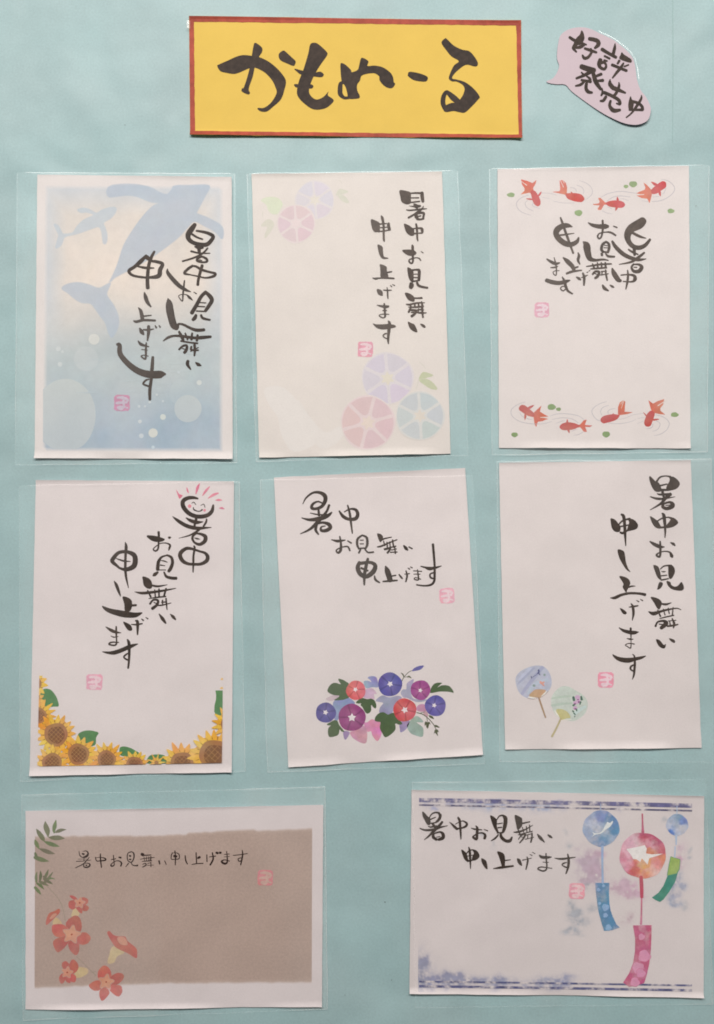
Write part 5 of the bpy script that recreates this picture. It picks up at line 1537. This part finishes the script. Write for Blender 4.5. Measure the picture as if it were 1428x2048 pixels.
for (x0, x1, y0, y1, n, c, sz, al) in [(845, 1240, 1600, 1618, 12, (128, 128, 166), 11, .5), (850, 1140, 1952, 1974, 14, (112, 114, 152), 11, .55), (1160, 1205, 1695, 1765, 8, (180, 136, 156), 11, .6), (1225, 1275, 1758, 1795, 6, (190, 142, 162), 11, .6),
                               (1338, 1370, 1745, 1812, 8, (132, 134, 160), 9, .6), (1358, 1366, 1695, 1735, 4, (188, 130, 156), 7, .7), (1130, 1168, 1805, 1865, 6, (146, 146, 156), 8, .5)]:
    for q_ in range(n): spots.append((rnd.uniform(x0, x1), rnd.uniform(y0, y1), sz * rnd.uniform(.6, 1.5), sz * rnd.uniform(.4, .9), c, al))
a = Art(hb, 5e-6, seed=1); gx0, gy0, gx1, gy1 = 836, 1594, 1385, 1982; nu, nv = 300, 212; ids = []
for j in range(nv + 1):
    for i in range(nu + 1):
        x, y = gx0 + (gx1 - gx0) * i / nu, gy0 + (gy1 - gy0) * j / nv + 6 * i / nu
        wx = x + 7 * noise.noise(Vector((x * .05, y * .05, 3))); wy = y + 7 * noise.noise(Vector((x * .05, y * .05, 8)))
        S_ = 0; C_ = [0, 0, 0]
        for sx, sy, ra, rb, c, al in spots:
            dx, dy = (wx - sx) / ra, (wy - sy) / rb
            if dx * dx + dy * dy < 6:
                w_ = al * math.exp(-1.1 * (dx * dx + dy * dy)); S_ += w_; C_ = [p_ + w_ * q_ for p_, q_ in zip(C_, c)]
        n_ = .62 + .7 * noise.noise(Vector((x * .07, y * .07, 1))) + .5 * noise.noise(Vector((x * .19, y * .19, 2)))
        f = max(0, min(.74, 1.05 * S_ * max(0, n_) ** 1.1))
        col = [p_ / S_ for p_ in C_] if S_ > 1e-4 else (200, 190, 190)
        ids.append(a.add(x, y, 5e-6, alb([v_ + 14 * noise.noise(Vector((x * .1, y * .1, 9))) for v_ in col], WH), f))
a.f = [[ids[j * (nu + 1) + i], ids[(j + 1) * (nu + 1) + i], ids[(j + 1) * (nu + 1) + i + 1], ids[j * (nu + 1) + i + 1]] for j in range(nv) for i in range(nu)
       if max(a.a[ids[j * (nu + 1) + i]], a.a[ids[(j + 1) * (nu + 1) + i + 1]], a.a[ids[j * (nu + 1) + i + 1]], a.a[ids[(j + 1) * (nu + 1) + i]]) > .004]
a.build('watercolour_stain', M['pale'], t)
CV = (1120, 1590, 5.1); CV2 = (1120, 1790, 5.1)
def globe(cx, cy, r, cols, seed, name='wind_chime', label=None):
    a = Art(h, 4.2e-5, seed=seed); n = 56; rg = 18; ph = a.rnd.uniform(0, 6); ids = []
    for j in range(rg + 1):
        f = j / rg; row = []
        for i in range(n):
            th = 2 * math.pi * i / n; rr = r * f * (1 + (.02 * math.sin(4 * th + ph) + .012 * math.sin(9 * th)) * f)
            x, y = cx + rr * math.cos(th), cy + rr * math.sin(th) * .99
            ws = []
            for (qx, qy, col) in cols:
                d = math.hypot((x - cx) / r - qx + .2 * noise.noise(Vector((x * .12, y * .12, seed))), (y - cy) / r - qy + .2 * noise.noise(Vector((x * .12, y * .12, seed + 5)))); ws.append(1 / (d + .05) ** 6)
            sw = sum(ws); m_ = 10 * noise.noise(Vector((x * .2, y * .2, seed))); col = [sum(w * q[2][k_] for w, q in zip(ws, cols)) / sw + m_ for k_ in range(3)]
            row.append(a.add(x, y, 4.2e-5, alb(col, WH), .97))
        ids.append(row)
    for j in range(rg):
        for i in range(n): k_ = (i + 1) % n; a.f.append([ids[j][i], ids[j][k_], ids[j + 1][k_], ids[j + 1][i]])
    return a.build(name, M['bleed'], t, label)
def px(v, x, y): return (v[0] + x / v[2], v[1] + y / v[2])
B1, B2, B3 = (92, 124, 160), (140, 150, 174), (168, 168, 184)
x, y = px(CV, 415, 336)
o = globe(x, y, 36.3, [(0, .6, B1), (-.7, .2, B2), (-.5, -.2, B3), (0, -.8, (104, 120, 166)), (.6, -.4, B1), (.7, .2, B1), (.2, .1, B2), (.75, .55, B2), (-.6, -.6, B2)], 3, label='blue wind chime')
def sub(parent, name, s_, c, al=1.0, z=5.4e-5, mat='wash', v='V 1120 1590 5.1', fe=0.0, label=None, g=None):
    a = Art(h, z, seed=len(s_)); a.ground = g or a.ground; a.feather = fe; a.ink(alb(c, WH), al); a.run(v + '\n' + s_); return a.build(name, M[mat], parent, label)
sub(o, 'fish_silhouette', 'f 530 258 535 275 505 320 460 350 420 385 380 395 345 405 315 425 340 395 325 375 365 385 400 380 430 355 460 300 480 270 505 280', (208, 204, 206), mat='print', z=7e-5)
sub(o, 'cord', 's 428 520 26 428 700 20 432 890 22;s 410 90 8 412 150 8', (128, 150, 184), .85)
sub(o, 'paper_strip', 'p 355 890 500 890 495 1000 500 1100 512 1170 535 1235 570 1310 605 1345 530 1372 445 1380 420 1300 395 1210 378 1130 370 1050 360 970', (84, 122, 156), mat='bleed', z=4.8e-5)
a = Art(h, 6.4e-5, seed=4); a.ground = alb((84, 122, 156), WH); a.ink(alb((140, 160, 190), WH), .8)
for xx, yy, r in [(440, 920, 14), (390, 960, 16), (460, 1140, 34), (460, 1220, 22), (490, 1345, 30), (400, 1100, 14)]: a.V(*CV); a.ellipse(xx, yy, r, wob=.15, feather=.8)
a.build('water_spot', M['wash'], o)
x, y = px(CV, 840, 612)
R1, R2, R3, OR = (172, 68, 98), (196, 124, 142), (206, 150, 164), (198, 112, 88)
o = globe(x, y, 46.5, [(.1, -.92, R1), (.6, -.6, R1), (.85, -.25, (188, 84, 100)), (.3, -.5, R2), (-.4, -.6, R3), (-.6, -.2, R3), (-.85, .1, R2), (-.7, .4, (202, 120, 140)), (-.2, .6, (190, 72, 72)), (-.4, .85, (186, 70, 72)), (.1, .2, (206, 136, 78)), (.0, .5, (208, 140, 70)), (.6, .3, (208, 128, 120)), (.85, .1, OR), (.3, .7, (214, 150, 136)), (.6, .8, (214, 160, 150)), (.3, -.15, OR), (.1, .9, (204, 110, 96))], 5, label='pink and orange wind chime')
sub(o, 'fish_silhouette', 'p 672 545 780 525 860 505 880 540 872 590 930 600 1045 592 990 615 930 632 905 640 888 705 850 660 830 640 815 678 775 650 740 645 715 600', (218, 204, 196), mat='print', z=7e-5)
sub(o, 'cord', 's 835 190 16 838 290 18 840 375 30', (176, 82, 104)); sub(o, 'cord', 's 822 830 36 828 930 38 830 1035 32', (180, 76, 92)); sub(o, 'cord', 's 828 1035 16 826 1200 18 822 1310 22', (186, 110, 130))
sub(o, 'paper_strip', 'p 740 303 930 300 928 420 922 560 905 700 880 810 855 890 780 915 700 930 640 885 700 790 740 690 760 570 762 440', (182, 82, 112), mat='bleed', v='V 1120 1790 5.1', z=4.8e-5)
a = Art(h, 6.4e-5, seed=4); a.ground = alb((182, 82, 112), WH); a.V(*CV2); a.ink(alb((206, 142, 166), WH), .8)
for xx, yy, r in [(828, 420, 30), (855, 615, 58), (790, 735, 56), (820, 790, 44), (760, 880, 44)]: a.ellipse(xx, yy, r, wob=.15, feather=1.0)
a.build('water_spot', M['wash'], o)
x, y = px(CV, 1190, 300)
o = globe(x, y, 22.0, [(.5, -.4, (96, 114, 170)), (.2, -.8, B1), (-.4, -.5, B2), (-.2, 0, B2), (.5, .3, B3), (-.6, .8, (84, 118, 168)), (-.8, .1, B3), (.1, .7, B3)], 8, label='small blue wind chime')
sub(o, 'cord', 's 1188 110 8 1188 190 10;s 1180 410 22 1180 500 14;s 1170 520 12 1165 630 12', (158, 170, 192), .85)
sub(o, 'paper_strip', 'p 1128 628 1215 655 1205 760 1170 880 1110 980 1050 1060 1015 1085 970 1065 932 1040 1000 990 1050 920 1095 810', (72, 128, 112), mat='wash', z=4.8e-5)
sub(o, 'strip_top', 'p 1128 628 1215 655 1205 750 1180 790 1130 800 1095 812 1110 730', (150, 164, 84), .9, mat='wash', z=6.2e-5, fe=2.0, g=alb((72, 128, 112), WH))
letters(T8, h, t, M['ink'], base=1e-4)
PK = alb((216, 128, 142), WH); GL = alb((218, 180, 180), WH)
seal(h, 1137.6, 1765.5, 1168.5, 1796.3, t, PK, GL, 0.03, 8)
